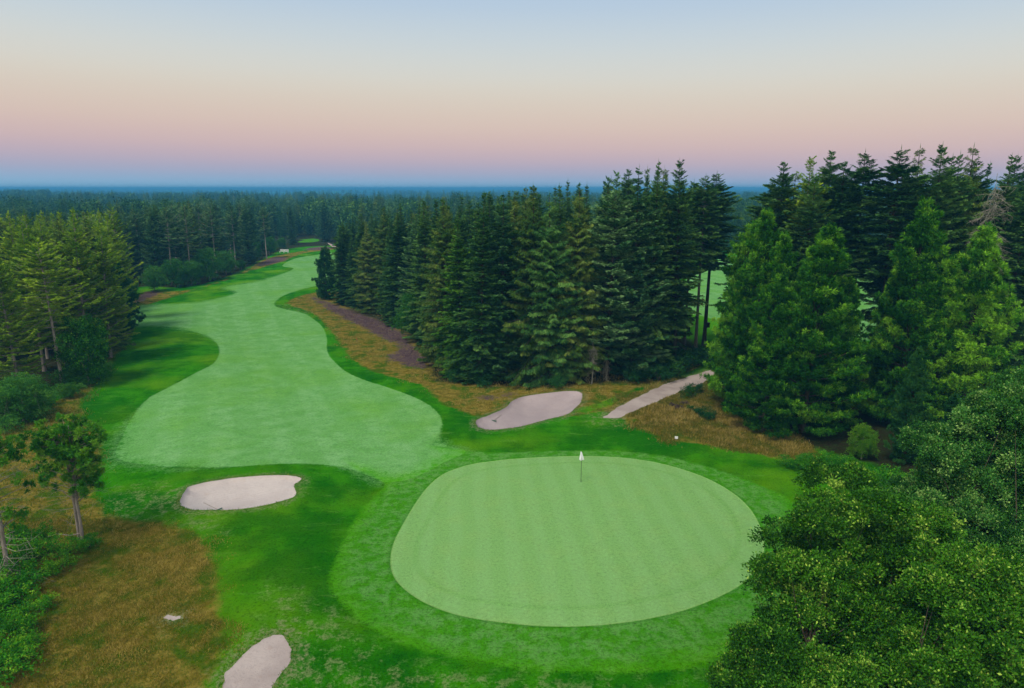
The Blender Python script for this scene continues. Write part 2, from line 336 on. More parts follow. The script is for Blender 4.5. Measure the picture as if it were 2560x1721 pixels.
# turf: one nature of ground whose zones follow the mown outlines stored as distances
def turf_material():
    g = NG('turf')
    dG, dA, dF, dD, dH, dW, dT, dS = [g.attr(a) for a in ('d_green', 'd_apron', 'd_fair', 'd_dry', 'd_heath', 'd_wood', 'd_tee', 'd_sand')]
    nL = g.noise(.09, 3); nM = g.noise(.55, 4, .6); nm = g.noise(1.7, 4, .65); nF = g.noise(7, 4, .7); nFF = g.noise(28, 3, .7)
    nS = g.noise(1.1, 5, .7, stretch=(.35, 1.3, 1), dist=.6)
    # mown rough
    rough = g.mix(g.step(nM, .22, .78), (.014, .17, .0005), (.055, .33, .001))
    rough = g.mix(g.step(nL, .45, .68), rough, (.12, .34, .003))
    rough = g.mix(g.math('MULTIPLY', g.step(g.noise(.14, 4, .6), .55, .42), .6), rough, (.006, .125, .001))
    rough = g.mix(g.math('MULTIPLY', g.step(nF, .5, .75), .6), rough, (.004, .08, .001))
    rough = g.mix(g.math('MULTIPLY', g.step(nS, .56, .72), .45), rough, (.13, .33, .045))
    # long unmown grass
    dry = g.mix(g.step(nm, .35, .65), (.17, .145, .012), (.36, .28, .05))
    dry = g.mix(g.step(nM, .46, .62), dry, (.07, .16, .004))
    dry = g.mix(g.math('MULTIPLY', g.step(nF, .45, .7), .55), dry, (.09, .075, .018))
    sc_ = g.math('MULTIPLY', g.step(g.math('ADD', g.attr('d_scruff'), g.math('MULTIPLY', g.math('SUBTRACT', nM, .5), 4.0)), -1.0, 1.0), g.step(g.math('ADD', nm, g.math('MULTIPLY', nF, .5)), .72, .92))
    rough = g.mix(g.math('MULTIPLY', sc_, .6), rough, g.mix(nF, (.15, .26, .07), (.34, .35, .17)))
    wob = g.math('MULTIPLY', g.math('SUBTRACT', nM, .5), 2.4)
    wob2 = g.math('ADD', wob, g.math('MULTIPLY', g.math('SUBTRACT', nF, .5), .9))
    col = g.mix(g.step(g.math('ADD', dD, wob2), -.25, .35), rough, dry)
    hea = g.mix(g.step(nF, .4, .6), (.085, .05, .065), (.16, .11, .11))
    hea = g.mix(g.step(nm, .52, .7), hea, (.22, .17, .07))
    wob3 = g.math('ADD', g.math('MULTIPLY', g.math('SUBTRACT', nm, .5), 5.5), wob2)
    col = g.mix(g.step(g.math('ADD', dH, wob3), -.2, .8), col, hea)
    floor_ = g.mix(g.step(nm, .4, .65), (.035, .032, .014), (.03, .05, .012))
    col = g.mix(g.step(g.math('ADD', dW, g.math('MULTIPLY', wob, 1.2)), -.6, 1.2), col, floor_)
    # sandy worn turf round bunkers and path mouths
    worn = g.mix(nF, (.12, .19, .05), (.32, .29, .18))
    ws = g.math('ADD', dS, g.math('MULTIPLY', g.math('SUBTRACT', nm, .5), 2.6))
    col = g.mix(g.math('MULTIPLY', g.step(ws, -.9, -.05), g.math('MULTIPLY', g.step(nF, .38, .6), .75)), col, worn)
    # fairway
    fair = g.mix(g.step(nM, .3, .7), (.130, .355, .085), (.190, .43, .145))
    fair = g.mix(g.math('MULTIPLY', g.step(nL, .45, .65), .55), fair, (.13, .36, .03))
    fair = g.mix(g.math('MULTIPLY', g.step(nS, .55, .75), .5), fair, (.22, .47, .17))
    fair = g.mix(g.math('MULTIPLY', g.step(nm, .5, .72), .5), fair, (.07, .27, .05))
    fw = g.n('ShaderNodeTexWave', wave_type='BANDS', bands_direction='X'); fw.inputs['Scale'].default_value = .075; fw.inputs['Distortion'].default_value = 2.2; fw.inputs['Detail'].default_value = 1; fw.inputs['Detail Scale'].default_value = .35
    fm_ = g.n('ShaderNodeMapping'); fm_.inputs['Rotation'].default_value = (0, 0, R_(-24)); g.l(g.co, fm_.inputs[0]); g.l(fm_.outputs[0], fw.inputs[0])
    fair = g.mix(g.math('MULTIPLY', g.step(fw.outputs['Fac'], .35, .65), .32), fair, (.11, .33, .065))
    small = g.math('ADD', g.math('MULTIPLY', g.math('SUBTRACT', nm, .5), .55), g.math('MULTIPLY', g.math('SUBTRACT', nF, .5), .35))
    col = g.mix(g.step(g.math('ADD', g.math('DIVIDE', dF, g.math('MULTIPLY_ADD', g.attr('soft'), 14.0, 1.0)), g.math('MULTIPLY', small, .8)), -.12, .12), col, fair)
    # apron: dewy ring round the green, plainer green further out
    ap = g.mix(g.step(nM, .25, .75), (.055, .32, .001), (.11, .41, .003))
    frost = g.mix(g.step(nm, .4, .62), (.06, .32, .008), (.15, .40, .09))
    band = g.step(g.math('ADD', dG, g.math('MULTIPLY', g.math('SUBTRACT', nM, .5), 3.0)), -3.4, -1.6)
    ap = g.mix(g.math('MULTIPLY', band, .75), ap, frost)
    ap = g.mix(g.math('MULTIPLY', g.step(nS, .54, .7), .5), ap, (.15, .40, .06))
    ap = g.mix(g.math('MULTIPLY', g.step(nF, .52, .75), .5), ap, (.01, .13, .01))
    fadeF = g.math('SUBTRACT', 1.0, g.step(g.math('ADD', dF, g.math('MULTIPLY', small, 3.0)), -.5, 2.0))
    col = g.mix(g.math('MULTIPLY', g.step(g.math('ADD', dA, small), -.2, .2), fadeF), col, ap)
    # tee bank beyond the trees
    col = g.mix(g.step(g.math('ADD', dT, small), -.3, .3), col, g.mix(nM, (.05, .24, .004), (.09, .33, .01)))
    # putting green with mowing lanes
    mp = g.n('ShaderNodeMapping'); mp.inputs['Rotation'].default_value = (0, 0, R_(-4)); g.l(g.co, mp.inputs[0])
    wv = g.n('ShaderNodeTexWave', wave_type='BANDS', bands_direction='X', wave_profile='SIN'); wv.inputs['Scale'].default_value = .19
    wv.inputs['Distortion'].default_value = 1.6; wv.inputs['Detail'].default_value = 1.5; wv.inputs['Detail Scale'].default_value = .6; g.l(mp.outputs[0], wv.inputs[0])
    gr = g.mix(g.step(wv.outputs['Fac'], .2, .8), (.208, .425, .124), (.226, .450, .143))
    gr = g.mix(g.math('MULTIPLY', g.step(nF, .35, .7), .4), gr, (.14, .33, .09))
    gr = g.mix(g.math('MULTIPLY', g.step(nM, .45, .7), .45), gr, (.23, .42, .12))
    ring = g.math('MULTIPLY', g.step(dG, 1.15, 1.35), g.step(dG, 1.75, 1.45))
    col = g.mix(g.math('MULTIPLY', g.math('MULTIPLY', g.step(dG, -.22, -.1), .5), nM), col, (.02, .17, .002))
    gr = g.mix(g.math('MULTIPLY', ring, g.math('MULTIPLY', nM, .45)), gr, (.12, .32, .05))
    lip = g.step(dG, .14, .04)
    gr = g.mix(g.math('MULTIPLY', lip, .55), gr, (.28, .52, .13))
    col = g.mix(g.step(dG, -.03, .03), col, gr)
    mown = g.math('MAXIMUM', g.step(dG, -.1, .1), g.step(dF, -.1, .1))
    hgt = g.math('ADD', g.math('MULTIPLY', nF, .6), g.math('MULTIPLY', nFF, .5))
    hgt = g.math('MULTIPLY', hgt, g.math('MULTIPLY_ADD', mown, -.75, 1.0))
    grain = g.math('ADD', g.math('MULTIPLY', g.math('SUBTRACT', nF, .5), g.math('MULTIPLY_ADD', mown, -1.0, 2.2)), g.math('MULTIPLY', g.math('SUBTRACT', nFF, .5), g.math('MULTIPLY_ADD', mown, -.3, 1.1)))
    col = g.mix(1.0, col, g.math('MAXIMUM', g.math('ADD', grain, 1.0), .15), 'MULTIPLY')
    b = g.bsdf(col, .9, 0.0, g.bump(hgt, .9, .16))
    return g.m
M_TURF = turf_material()
def sand_material(name, a, b, rake=True):
    g = NG(name); n1 = g.noise(.5, 4); n2 = g.noise(9, 4, .7); n3 = g.noise(2.2, 4, .6)
    c = g.mix(g.step(n1, .3, .7), a, b); c = g.mix(g.math('MULTIPLY', g.step(n2, .5, .75), .45), c, tuple(v * .72 for v in a))
    c = g.mix(g.math('MULTIPLY', g.step(n3, .55, .75), .35), c, (a[0] * .9, a[1] * .78, a[2] * .68))
    wv = g.n('ShaderNodeTexWave', wave_type='RINGS', rings_direction='Z'); wv.inputs['Scale'].default_value = 1.6; wv.inputs['Distortion'].default_value = 6
    wv.inputs['Detail'].default_value = 2; wv.inputs['Detail Scale'].default_value = .25; g.l(g.co, wv.inputs[0])
    h = g.math('ADD', g.math('MULTIPLY', wv.outputs['Fac'], .18 if rake else 0.0), g.math('MULTIPLY', g.math('ADD', n2, n3), .8))
    g.bsdf(c, .95, .05, g.bump(h, .7, .07)); return g.m
M_SAND1 = sand_material('bunker_sand', (.38, .32, .33), (.44, .37, .375))
M_SAND2 = sand_material('bunker_sand_light', (.50, .44, .42), (.57, .51, .48))
M_PATH = sand_material('path_grit', (.36, .30, .28), (.48, .41, .38), False)

# ------------------------------------------------------------------ the ground, cut along the mown outlines
def build_ground():
    zones = [('putting_green', G_GREEN), ('sand_bunker', G_BUNK1), ('sand_bunker', G_BUNK2), ('gravel_path', G_PATH1), ('sandy_path', G_PATH2),
             ('far_path', G_PATH3), ('bare_sand_patch', G_STONE), ('fairway', G_FAIR), ('far_fairway', G_FAIR2)]
    vs = []; es = []
    def add_loop(poly):
        n0 = len(vs); pts = []
        N = len(poly)
        for i in range(N):
            a, b = poly[i], poly[(i + 1) % N]; L = np.hypot(*(b - a)); st = max(.3, np.hypot(*a) * .012); k = max(1, int(L / st))
            for q in range(k): pts.append(a + (b - a) * q / k)
        vs.extend(pts); m = len(pts)
        es.extend([(n0 + i, n0 + (i + 1) % m) for i in range(m)])
    for _, p in zones: add_loop(p)
    for p in (G_BUNK1, G_BUNK2):
        t = np.roll(p, -1, 0) - np.roll(p, 1, 0); nn = norm(np.stack([-t[:, 1], t[:, 0]], 1))
        if sdf(p, p[:1, 0] + nn[:1, 0] * .1, p[:1, 1] + nn[:1, 1] * .1)[0] < 0: nn = -nn
        for off in (.14, -.1, .5):
            for q in range(2): vs.extend(list(p + (np.roll(p, -1, 0) - p) * q * .5 + nn * off))
    pts = []; Y = -60.0
    while Y < 14000:
        s = .55 if 22 < Y < 60 else (max(.55, Y * .011) if Y >= 60 and Y < 260 else (6 if Y < 10 else (1.0 if Y <= 22 else Y * .035)))
        hw = .85 * max(Y, 0) + 25
        if Y > 260: hw = Y * 1.1
        if Y < 10: hw = 60
        x = np.arange(-hw, hw, s); x = x + rng.uniform(-.25, .25, len(x)) * s
        pts.append(np.stack([x, Y + rng.uniform(-.25, .25, len(x)) * s, np.full(len(x), s)], 1)); Y += s
    pts = np.concatenate(pts)
    keep = np.ones(len(pts), bool); near = pts[:, 1] < 420
    for _, p in zones:
        d = np.abs(sdf(p, pts[near, 0], pts[near, 1])); keep[near] &= d > .3 * pts[near, 2]
    pts = pts[keep]
    vs.extend(list(pts[:, :2])); nV = len(vs)
    for c in ((-18000, -400), (18000, -400), (18000, 14500), (-18000, 14500)): vs.append(np.array(c, float))
    ov, oe, of, *_ = geometry.delaunay_2d_cdt([Vector((float(a[0]), float(a[1]))) for a in vs], es, [], 0, 1e-5)
    V = np.array([(v.x, v.y) for v in ov]); F = np.array([f for f in of if len(f) == 3], int)
    print('ground', len(V), len(F), round(time.time() - T0, 1))
    X, Y = V[:, 0], V[:, 1]; Z = h_all(X, Y)
    at = {'d_green': sdf(G_GREEN, X, Y), 'd_apron': sdf(G_APRON, X, Y), 'd_fair': np.maximum(sdf(G_FAIR, X, Y), sdf(G_FAIR2, X, Y)),
          'd_dry': np.max([sdf(p, X, Y) for p in G_DRY], 0), 'd_heath': np.max([sdf(p, X, Y) for p in G_HEATH], 0),
          'd_scruff': np.max([sdf(p, X, Y) for p in G_SCRUFF], 0),
          'd_wood': np.max([sdf(p, X, Y) for p in G_FOREST], 0), 'd_tee': np.maximum(sdf(G_TEE, X, Y), sdf(G_CLEAR, X, Y)),
          'd_sand': np.max([sdf(p, X, Y) for p in (G_BUNK1, G_BUNK2, G_PATH1, G_PATH2, G_STONE)], 0)}
    at['d_wood'] = np.maximum(at['d_wood'], np.where(Y > 300, np.minimum((Y - 300) * .1, 3), -9)); at['d_wood'] = np.where(Y > 700, np.where(wooded(X, Y), 3., -9.), at['d_wood'])
    soft = np.zeros(len(X))
    for (a_, b_, r_) in ((262, 1000, 5), (255, 1060, 6), (330, 760, 9), (360, 690, 14), (560, 645, 14), (900, 1085, 4), (1020, 1030, 3), (400, 1060, 2.5)):
        cx_, cy_ = P(a_, b_); soft = np.maximum(soft, np.exp(-((X - cx_) ** 2 + (Y - cy_) ** 2) / r_ ** 2))
    at['soft'] = soft
    C = V[F].mean(1); zone = np.full(len(F), -1)
    for i, (_, p) in list(enumerate(zones))[::-1]:
        zone[inside(p, C[:, 0], C[:, 1])] = i
    mats = {'sand_bunker': M_SAND1, 'gravel_path': M_PATH, 'sandy_path': M_PATH, 'far_path': M_PATH, 'bare_sand_patch': M_PATH}
    V3 = np.stack([X, Y, Z], 1)
    # flip to face up
    A = V3[F]; nz = np.cross(A[:, 1] - A[:, 0], A[:, 2] - A[:, 0])[:, 2]; F[nz < 0] = F[nz < 0][:, ::-1]
    for i in range(-1, len(zones)):
        f = F[zone == i]
        if not len(f): continue
        u, inv = np.unique(f, return_inverse=True)
        nm = 'ground' if i < 0 else zones[i][0]
        me = np_mesh(nm, V3[u], inv.reshape(-1, 3), True)
        for k, a in at.items():
            aa = me.attributes.new(k, 'FLOAT', 'POINT'); aa.data.foreach_set('value', a[u].astype(np.float32))
        mat = mats.get(nm, M_TURF)
        if i == 2: mat = M_SAND2
        o = new_obj(nm, me, mat); o['kind'] = 'structure'
build_ground()
print('ground done', round(time.time() - T0, 1))

# ------------------------------------------------------------------ foliage and bark
F_SPRUCE = foliage_mat('spruce_needles', ((.016, .072, .017), (.048, .155, .030), (.16, .33, .065)))
F_FIR = foliage_mat('fir_needles', ((.022, .090, .028), (.060, .185, .052), (.23, .42, .15)))
F_NORWAY = foliage_mat('norway_needles', ((.024, .080, .011), (.070, .155, .020), (.22, .31, .055)))
F_BRIGHT = foliage_mat('soft_pine_needles', ((.010, .075, .003), (.052, .235, .008), (.28, .60, .030)))
F_LITE = foliage_mat('yellow_pine_needles', ((.06, .17, .006), (.19, .36, .012), (.42, .60, .030)))
F_MID = foliage_mat('mid_green_needles', ((.02, .09, .008), (.06, .20, .014), (.17, .38, .03)))
F_DARK = foliage_mat('dark_pine_needles', ((.012, .075, .020), (.024, .12, .024), (.06, .19, .03)))
F_SCOTS = foliage_mat('scots_pine_needles', ((.020, .13, .008), (.065, .27, .014), (.20, .42, .03)))
F_LEAF = foliage_mat('broad_leaves', ((.030, .15, .020), (.065, .25, .028), (.15, .36, .045)), trans=.35)
F_OAK = foliage_mat('oak_leaves', ((.012, .080, .002), (.075, .270, .008), (.50, .72, .10)), rnd=.15, trans=.18, gloss=.15)  # palest tone paints leaf glints into the colour
F_OAKB = foliage_mat('blue_oak_leaves', ((.012, .080, .008), (.060, .235, .026), (.40, .64, .16)), rnd=.15, trans=.18, gloss=.15)  # third tone again a painted glint on the leaves
F_BRAM = foliage_mat('bramble_leaves', ((.020, .17, .008), (.09, .38, .015), (.34, .60, .03)), trans=.35)
F_LIME = foliage_mat('lime_leaves', ((.06, .22, .01), (.12, .33, .015), (.26, .45, .03)), trans=.4)
B_BROWN = bark_mat('brown_bark', (.05, .040, .028), (.10, .085, .06))
B_PALE = bark_mat('pale_bark', (.30, .24, .20), (.52, .45, .40))
B_GREY = bark_mat('grey_bark', (.20, .17, .14), (.36, .31, .27))
B_DEAD = bark_mat('dead_wood', (.24, .22, .17), (.40, .38, .30))

def conifer(seed, Ht, z0, R, p=.8, gap=.42, nb=7, e0=-.12, e1=.55, droop=.12, tipup=.1, subL=.95, wd=.125, hang=0., nside=3, trunk_r=.2, sparse=0., bare_low=False, ragged=.18):
    r = np.random.default_rng(seed); K = Kites(); T = Tubes()
    lean = r.normal(0, .008, 2)
    def axis(z): return np.array([lean[0] * z, lean[1] * z, z])
    zs = np.linspace(0, Ht * .985, 12); T.add([axis(z) for z in zs], np.maximum(.02, trunk_r * (1 - zs / Ht) ** .75 * (1 + .35 * np.exp(-zs / .6))), 8)
    z = z0; sect = r.uniform(.8, 1.2, 12)
    while z < Ht - .25:
        t = (z - z0) / (Ht - z0); prof = R * (1 - t) ** p * min(1, .62 + t * 2.2) * (.42 + .58 * min(1, (1 - t) / .3))
        n = nb if t < .85 else 5; a0 = r.uniform(0, 6.28)
        fine = 1. if t < .82 else .62
        for k in range(n):
            if r.random() < sparse: continue
            a = a0 + k * 6.283 / n + r.normal(0, .18)
            L = max(.16, prof * sect[int((a % 6.283) / 6.284 * 12)] * r.normal(1, ragged)); L = min(L, R * 1.35)
            el = e0 + (e1 - e0) * t ** 1.3 + r.normal(0, .12) + .35 * max(0, t - .85) / .15
            ca, sa = math.cos(a), math.sin(a); out_ = np.array([ca, sa, 0.]); side = np.array([-sa, ca, 0.])
            zz = z + r.uniform(-1, 1) * gap * (1 if t < .88 else .55)
            def bp(s): return axis(zz)[None] + np.atleast_2d(s).T * L * out_ + (np.tan(el) * s - droop * s ** 2 * L * .35 + tipup * s ** 3 * L * .3)[:, None] * np.array([[0, 0, 1.]]) * (L if True else 1) * np.array([[0, 0, 1.]])
            sN = np.array([0, .5, 1.]); bpts = bp(sN)
            if L > .8: T.add(bpts, np.array([.035, .02, .006]) * (L / 3 + .5), 3)
            m = int(L / .23) + 3
            s = np.linspace(.12 if L < 1.4 else .22, 1, m) + r.normal(0, .02, m); s = np.clip(s, 0.05, 1)
            Bp = bp(s); btv = np.clip(r.normal(.45, .16), 0, 1)
            for sg in (-1, 1):
                ang = r.normal(.95, .12, m) * (1 - .45 * s)
                D = out_[None] * np.cos(ang)[:, None] + side[None] * (np.sin(ang) * sg)[:, None]
                D[:, 2] += math.tan(el) * .6 - hang * (1 - .2 * s) + r.normal(0, .09, m)
                l = (subL * (1 - .5 * s) * min(1, .35 + L / 2.6) + .10) * r.uniform(.8, 1.2, m)
                D = norm(D); N = norm(np.array([[0, 0, 1.]]) + r.normal(0, .35, (m, 3)))
                tv = np.clip(btv + r.normal(0, .1, m), 0, 1)
                l = l * (.8 if fine < 1 else 1); K.add(Bp, D, l, wd * fine * (.6 + .5 * l / subL), N, tv)
                S = norm(np.cross(D, N))
                for q in range(nside):
                    f = (q + 1) / (nside + 1.2)
                    for s2 in (-1, 1):
                        D2 = norm(D * .8 + S * s2 * .75 + np.array([[0, 0, -hang * .8]]) + r.normal(0, .12, (m, 3)))
                        K.add(Bp + D * (l * f)[:, None], D2, l * (.55 - .28 * f), wd * .75 * fine, N + r.normal(0, .4, (m, 3)), np.clip(tv + .12 + r.normal(0, .06, m), 0, 1))
            K.add(Bp[-1:], norm(bpts[2] - bpts[1])[None], subL * .45 * min(1, .3 + L / 3), wd, None, btv + .1)
        z += gap * (1 - .35 * t if t < .86 else 1.0) * r.uniform(.8, 1.25)
    if bare_low:
        for k in range(int(z0 / .5)):
            zz = r.uniform(min(1.5, z0 * .5), z0); a = r.uniform(0, 6.28); L = r.uniform(.5, 1.8); d = np.array([math.cos(a), math.sin(a), -.15])
            T.add([axis(zz), axis(zz) + d * L], [.02, .005], 3)
    K.add(np.repeat(axis(Ht * .985)[None], 5, 0), np.array([[0, 0, 1], [.5, 0, .7], [-.5, .1, .7], [0, .5, .7], [.1, -.5, .7]]), [.7, .22, .22, .22, .22], .05, np.array([[1., .3, 0]]), .5)
    return K, T
def puffpine(seed, Ht, z0, R, p=.75, gap=.62, nb=6, e0=.05, e1=.8, upc=.35, puff=.36, trunk_r=.2, npuff=16, dens=.5, wd=.085, round_=False, thick=.55, sparse=0.):
    r = np.random.default_rng(seed); K = Kites(); T = Tubes(); lean = r.normal(0, .01, 2)
    def axis(z): return np.array([lean[0] * z, lean[1] * z, z])
    zs = np.linspace(0, Ht * .97, 12); T.add([axis(z) for z in zs], np.maximum(.025, trunk_r * (1 - zs / Ht) ** .7 * (1 + .35 * np.exp(-zs / .6))), 8)
    z = z0; C = []; CD = []; TV = []; sect = r.uniform(.78, 1.22, 10)
    while z < Ht - .2:
        t = (z - z0) / (Ht - z0)
        prof = R * math.sqrt(max(0, 1 - (abs(t - .42) / .6) ** 2.2)) if round_ else R * (1 - t) ** p * min(1, .6 + 2.0 * t)
        n = nb; a0 = r.uniform(0, 6.28)
        for k in range(n):
            if r.random() < sparse: continue
            a = a0 + k * 6.283 / n + r.normal(0, .2); L = max(.2, prof * sect[int((a % 6.283) / 6.284 * 10)] * r.normal(1, .24)); L = min(L, R * 1.3)
            el = e0 + (e1 - e0) * t + r.normal(0, .08); out_ = np.array([math.cos(a), math.sin(a), 0.]); side = np.array([-out_[1], out_[0], 0])
            def bp(s): s = np.atleast_1d(s); return axis(z)[None] + s[:, None] * L * out_ + (math.tan(el) * s * L + upc * s ** 2.5 * L * .5)[:, None] * np.array([[0, 0, 1.]])
            if L > .6: T.add(bp(np.array([0, .5, 1.])), np.array([.045, .028, .01]) * (L / 3 + .5), 3)
            btv = np.clip(r.normal(.42, .17), 0, 1)
            m = int(L / dens) + 2; s = np.sort(1 - thick * r.random(m) ** 1.3 * (1 if L > 1 else .6)); s[-1] = 1
            for sg in (-1, 0, 1):
                if sg and L < .7: continue
                lat = sg * r.uniform(.12, .34, m) * L * (.45 + .4 * s)
                c = bp(s) + lat[:, None] * side[None] + r.normal(0, .07, (m, 3)) + np.array([[0, 0, 1.]]) * r.uniform(0, .22, m)[:, None]
                C.append(c); CD.append(np.repeat((out_ + side * sg * .5 + np.array([0, 0, .55]))[None], m, 0)); TV.append(np.clip(btv + r.normal(0, .1, m), 0, 1))
        z += gap * (1 - .4 * t) * r.uniform(.8, 1.2)
    C.append(axis(Ht * .96)[None]); CD.append(np.array([[0, 0, 1.]])); TV.append(np.array([.5]))
    C = np.concatenate(C); CD = norm(np.concatenate(CD)); TV = np.concatenate(TV); n = len(C)
    for q in range(npuff):
        D = norm(r.normal(0, 1, (n, 3)) * .75 + CD * .85)
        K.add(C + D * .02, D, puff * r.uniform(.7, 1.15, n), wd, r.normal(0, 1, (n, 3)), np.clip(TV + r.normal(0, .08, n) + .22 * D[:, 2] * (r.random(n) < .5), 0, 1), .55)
    return K, T
def leafy(seed, clumps, per, leaf, base=(0, 0, 0), trunk=.22, asp=.62, fork=None, up=.5, limb=True, stub=.25):
    """clumps: list of (x,y,z,r); per = leaves in a clump of radius 1"""
    r = np.random.default_rng(seed); K = Kites(); T = Tubes()
    cl = np.array(clumps, float); base = np.array(base, float)
    top = cl[:, 2].max(); fz = fork if fork is not None else top * .25
    if limb:
        c0 = np.array([base[0], base[1], fz]); T.add([base, base * .5 + c0 * .5 + r.normal(0, .05, 3), c0], [trunk * 1.35, trunk, trunk * .85], 9)
        nl = 7; dirs = cl[:, :3] - c0; trunk *= .8; az = np.arctan2(dirs[:, 1], dirs[:, 0]); sec = ((az + math.pi) / (2 * math.pi) * nl).astype(int) % nl
        for sct in range(nl):
            idx = np.where(sec == sct)[0]
            if not len(idx): continue
            mean = cl[idx, :3].mean(0); mid = c0 * .5 + mean * .5 + np.array([0, 0, .3]); T.add([c0, mid, mean], [trunk * .6, trunk * .32, trunk * .1], 6)
            for i in idx[::(1 if len(cl) < 250 else 14)]: 
                mm = (mean + cl[i, :3]) / 2 + r.normal(0, .1, 3); T.add([mean, mm, mm * .25 + cl[i, :3] * .75 - np.array([0, 0, .1])], [trunk * .14, trunk * .08, trunk * .03], 4)
    for (x, y, z, rad) in cl:
        n = int(per * rad ** 2 * r.uniform(.8, 1.2)); tvc = np.clip(r.normal(.36, .11), 0, 1)
        # leaves sit in small sprigs on the outer shell of the clump
        ns = max(3, n // 12); d = norm(r.normal(0, 1, (ns, 3)) + np.array([[0, 0, up * 1.3]])); rr = rad * (.55 + .5 * r.random(ns) ** .6)
        c = np.array([x, y, z]) + d * rr[:, None] * np.array([[1, 1, .85]]) * r.uniform(.85, 1.2, (ns, 1))
        stv = np.clip(tvc + r.normal(0, .11, ns), 0, 1)
        for q in range(12):
            D = norm(d * .9 + r.normal(0, .8, (ns, 3)) + np.array([[0, 0, .35]]))
            K.add(c + r.normal(0, leaf * .75, (ns, 3)), D, leaf * r.uniform(.7, 1.25, ns), leaf * asp * r.uniform(.8, 1.1, ns), norm(r.normal(0, .7, (ns, 3)) + np.array([[0, 0, .8]])), np.clip(stv + r.normal(0, .07, ns) + (r.random(ns) < .05) * .35, 0, 1))  # a few random leaves jump to the palest tone as painted highlights
    return K, T
def crown_clumps(seed, n, cx, cy, cz, rx, ry, rz, r0, r1, low=-.5, sep=0.):
    r = np.random.default_rng(seed); outc = []; tries = 0
    while len(outc) < n and tries < n * 60:
        tries += 1
        d = r.normal(0, 1, 3); d /= np.linalg.norm(d)
        if d[2] < low: continue
        f = r.uniform(.55, 1.0) if r.random() < .75 else r.uniform(.1, .6)
        bump = 1 + .14 * math.sin(3 * math.atan2(d[1], d[0]) + seed) + .12 * math.sin(5 * d[2] + seed * 2)
        if sep and f > .5 and any((c[0] - cx - d[0] * rx * f * bump) ** 2 + (c[1] - cy - d[1] * ry * f * bump) ** 2 + (c[2] - cz - d[2] * rz * f * bump) ** 2 < (sep * (r0 + r1) / 2) ** 2 for c in outc): continue
        outc.append((cx + d[0] * rx * f * bump, cy + d[1] * ry * f * bump, cz + d[2] * rz * f * bump, r.uniform(r0, r1)))
    return outc

PROTO = {}
def proto(key, KT, fm, bm, Ht):
    K, T = KT
    PROTO.setdefault(key, []).append((K.mesh(key + '_crown'), T.mesh(key + '_trunk'), fm, bm, Ht))
for s in (1, 2, 3): proto('spruce', conifer(s, 20, .4, 3.3, p=.85, gap=.43, nb=8, subL=.8), F_SPRUCE, B_BROWN, 20)
for s in (4, 5, 6): proto('tall', conifer(s, 22, 8.5 - (s - 4) * 1.6, 3.3, p=.6, gap=.46, nb=7, e0=-.1, e1=.6, subL=.85, trunk_r=.24, sparse=.06, bare_low=True, ragged=.25), F_SPRUCE, B_BROWN, 22)
proto('bare', conifer(7, 22, 11.5, 3.2, p=.55, gap=.46, nb=7, e0=-.1, e1=.5, subL=1.1, trunk_r=.25, bare_low=True), F_SPRUCE, B_GREY, 22)
proto('dark_bare', conifer(27, 22, 10.5, 3.3, p=.55, gap=.46, nb=7, e0=-.1, e1=.5, subL=.9, trunk_r=.25, bare_low=True), F_SPRUCE, B_BROWN, 22)
for s in (8, 9): proto('norway', conifer(s, 20, .8, 3.2, p=.62, gap=.55, nb=7, e0=-.05, e1=.5, droop=.5, tipup=.5, subL=.95, hang=.75, wd=.12, ragged=.25), F_NORWAY, B_BROWN, 20)
proto('fir', conifer(10, 20, .3, 3.7, p=.72, gap=.62, nb=8, e0=-.02, e1=.45, droop=.05, tipup=.25, subL=.95, wd=.15), F_FIR, B_BROWN, 20)
proto('fir', conifer(11, 20, 2.5, 3.7, p=.6, gap=.6, nb=8, e0=-.02, e1=.5, droop=.1, tipup=.25, subL=.95, wd=.15), F_FIR, B_BROWN, 20)
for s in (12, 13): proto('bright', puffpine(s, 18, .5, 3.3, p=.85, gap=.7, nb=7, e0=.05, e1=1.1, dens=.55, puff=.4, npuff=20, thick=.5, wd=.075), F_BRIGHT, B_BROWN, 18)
for s in (14, 15, 16): proto('lite', conifer(s, 16, 1.0 + (s - 14) * .9, 2.8, p=.7, gap=.42, nb=7, e0=.0, e1=.7, droop=0., tipup=.25, subL=.6, wd=.11, sparse=.05, trunk_r=.17, bare_low=True, ragged=.25), F_LITE, B_GREY, 16)
proto('palepine', conifer(17, 16, 7.5, 2.9, p=.5, gap=.5, nb=6, e0=.0, e1=.6, tipup=.25, subL=.65, wd=.12, sparse=.05, trunk_r=.17, bare_low=True, ragged=.25), F_FIR, B_PALE, 16)
proto('palepine_y', conifer(18, 16, 7.0, 2.9, p=.5, gap=.5, nb=6, e0=.0, e1=.6, tipup=.25, subL=.65, wd=.12, sparse=.05, trunk_r=.17, bare_low=True, ragged=.25), F_LITE, B_PALE, 16)
proto('darkpine', puffpine(19, 10, .3, 3.0, p=.7, gap=.6, nb=6, e0=.0, e1=.8, dens=.42, puff=.4), F_DARK, B_BROWN, 10)
for s in (20, 21, 22):
    proto('leafy', leafy(s, crown_clumps(s, 100, 0, 0, 3.8, 2.8, 2.8, 3.7, .6, 1.0, -.95), 330, .19, trunk=.12, fork=1.2), F_LEAF, B_GREY, 8)
for s in (23, 24):
    proto('bush', leafy(s, crown_clumps(s, 22, 0, 0, .55, 1.15, 1.15, .75, .25, .45, -.3), 750, .11, trunk=.05, fork=.2), F_BRAM, B_BROWN, 1.5)
print('protos', round(time.time() - T0, 1))

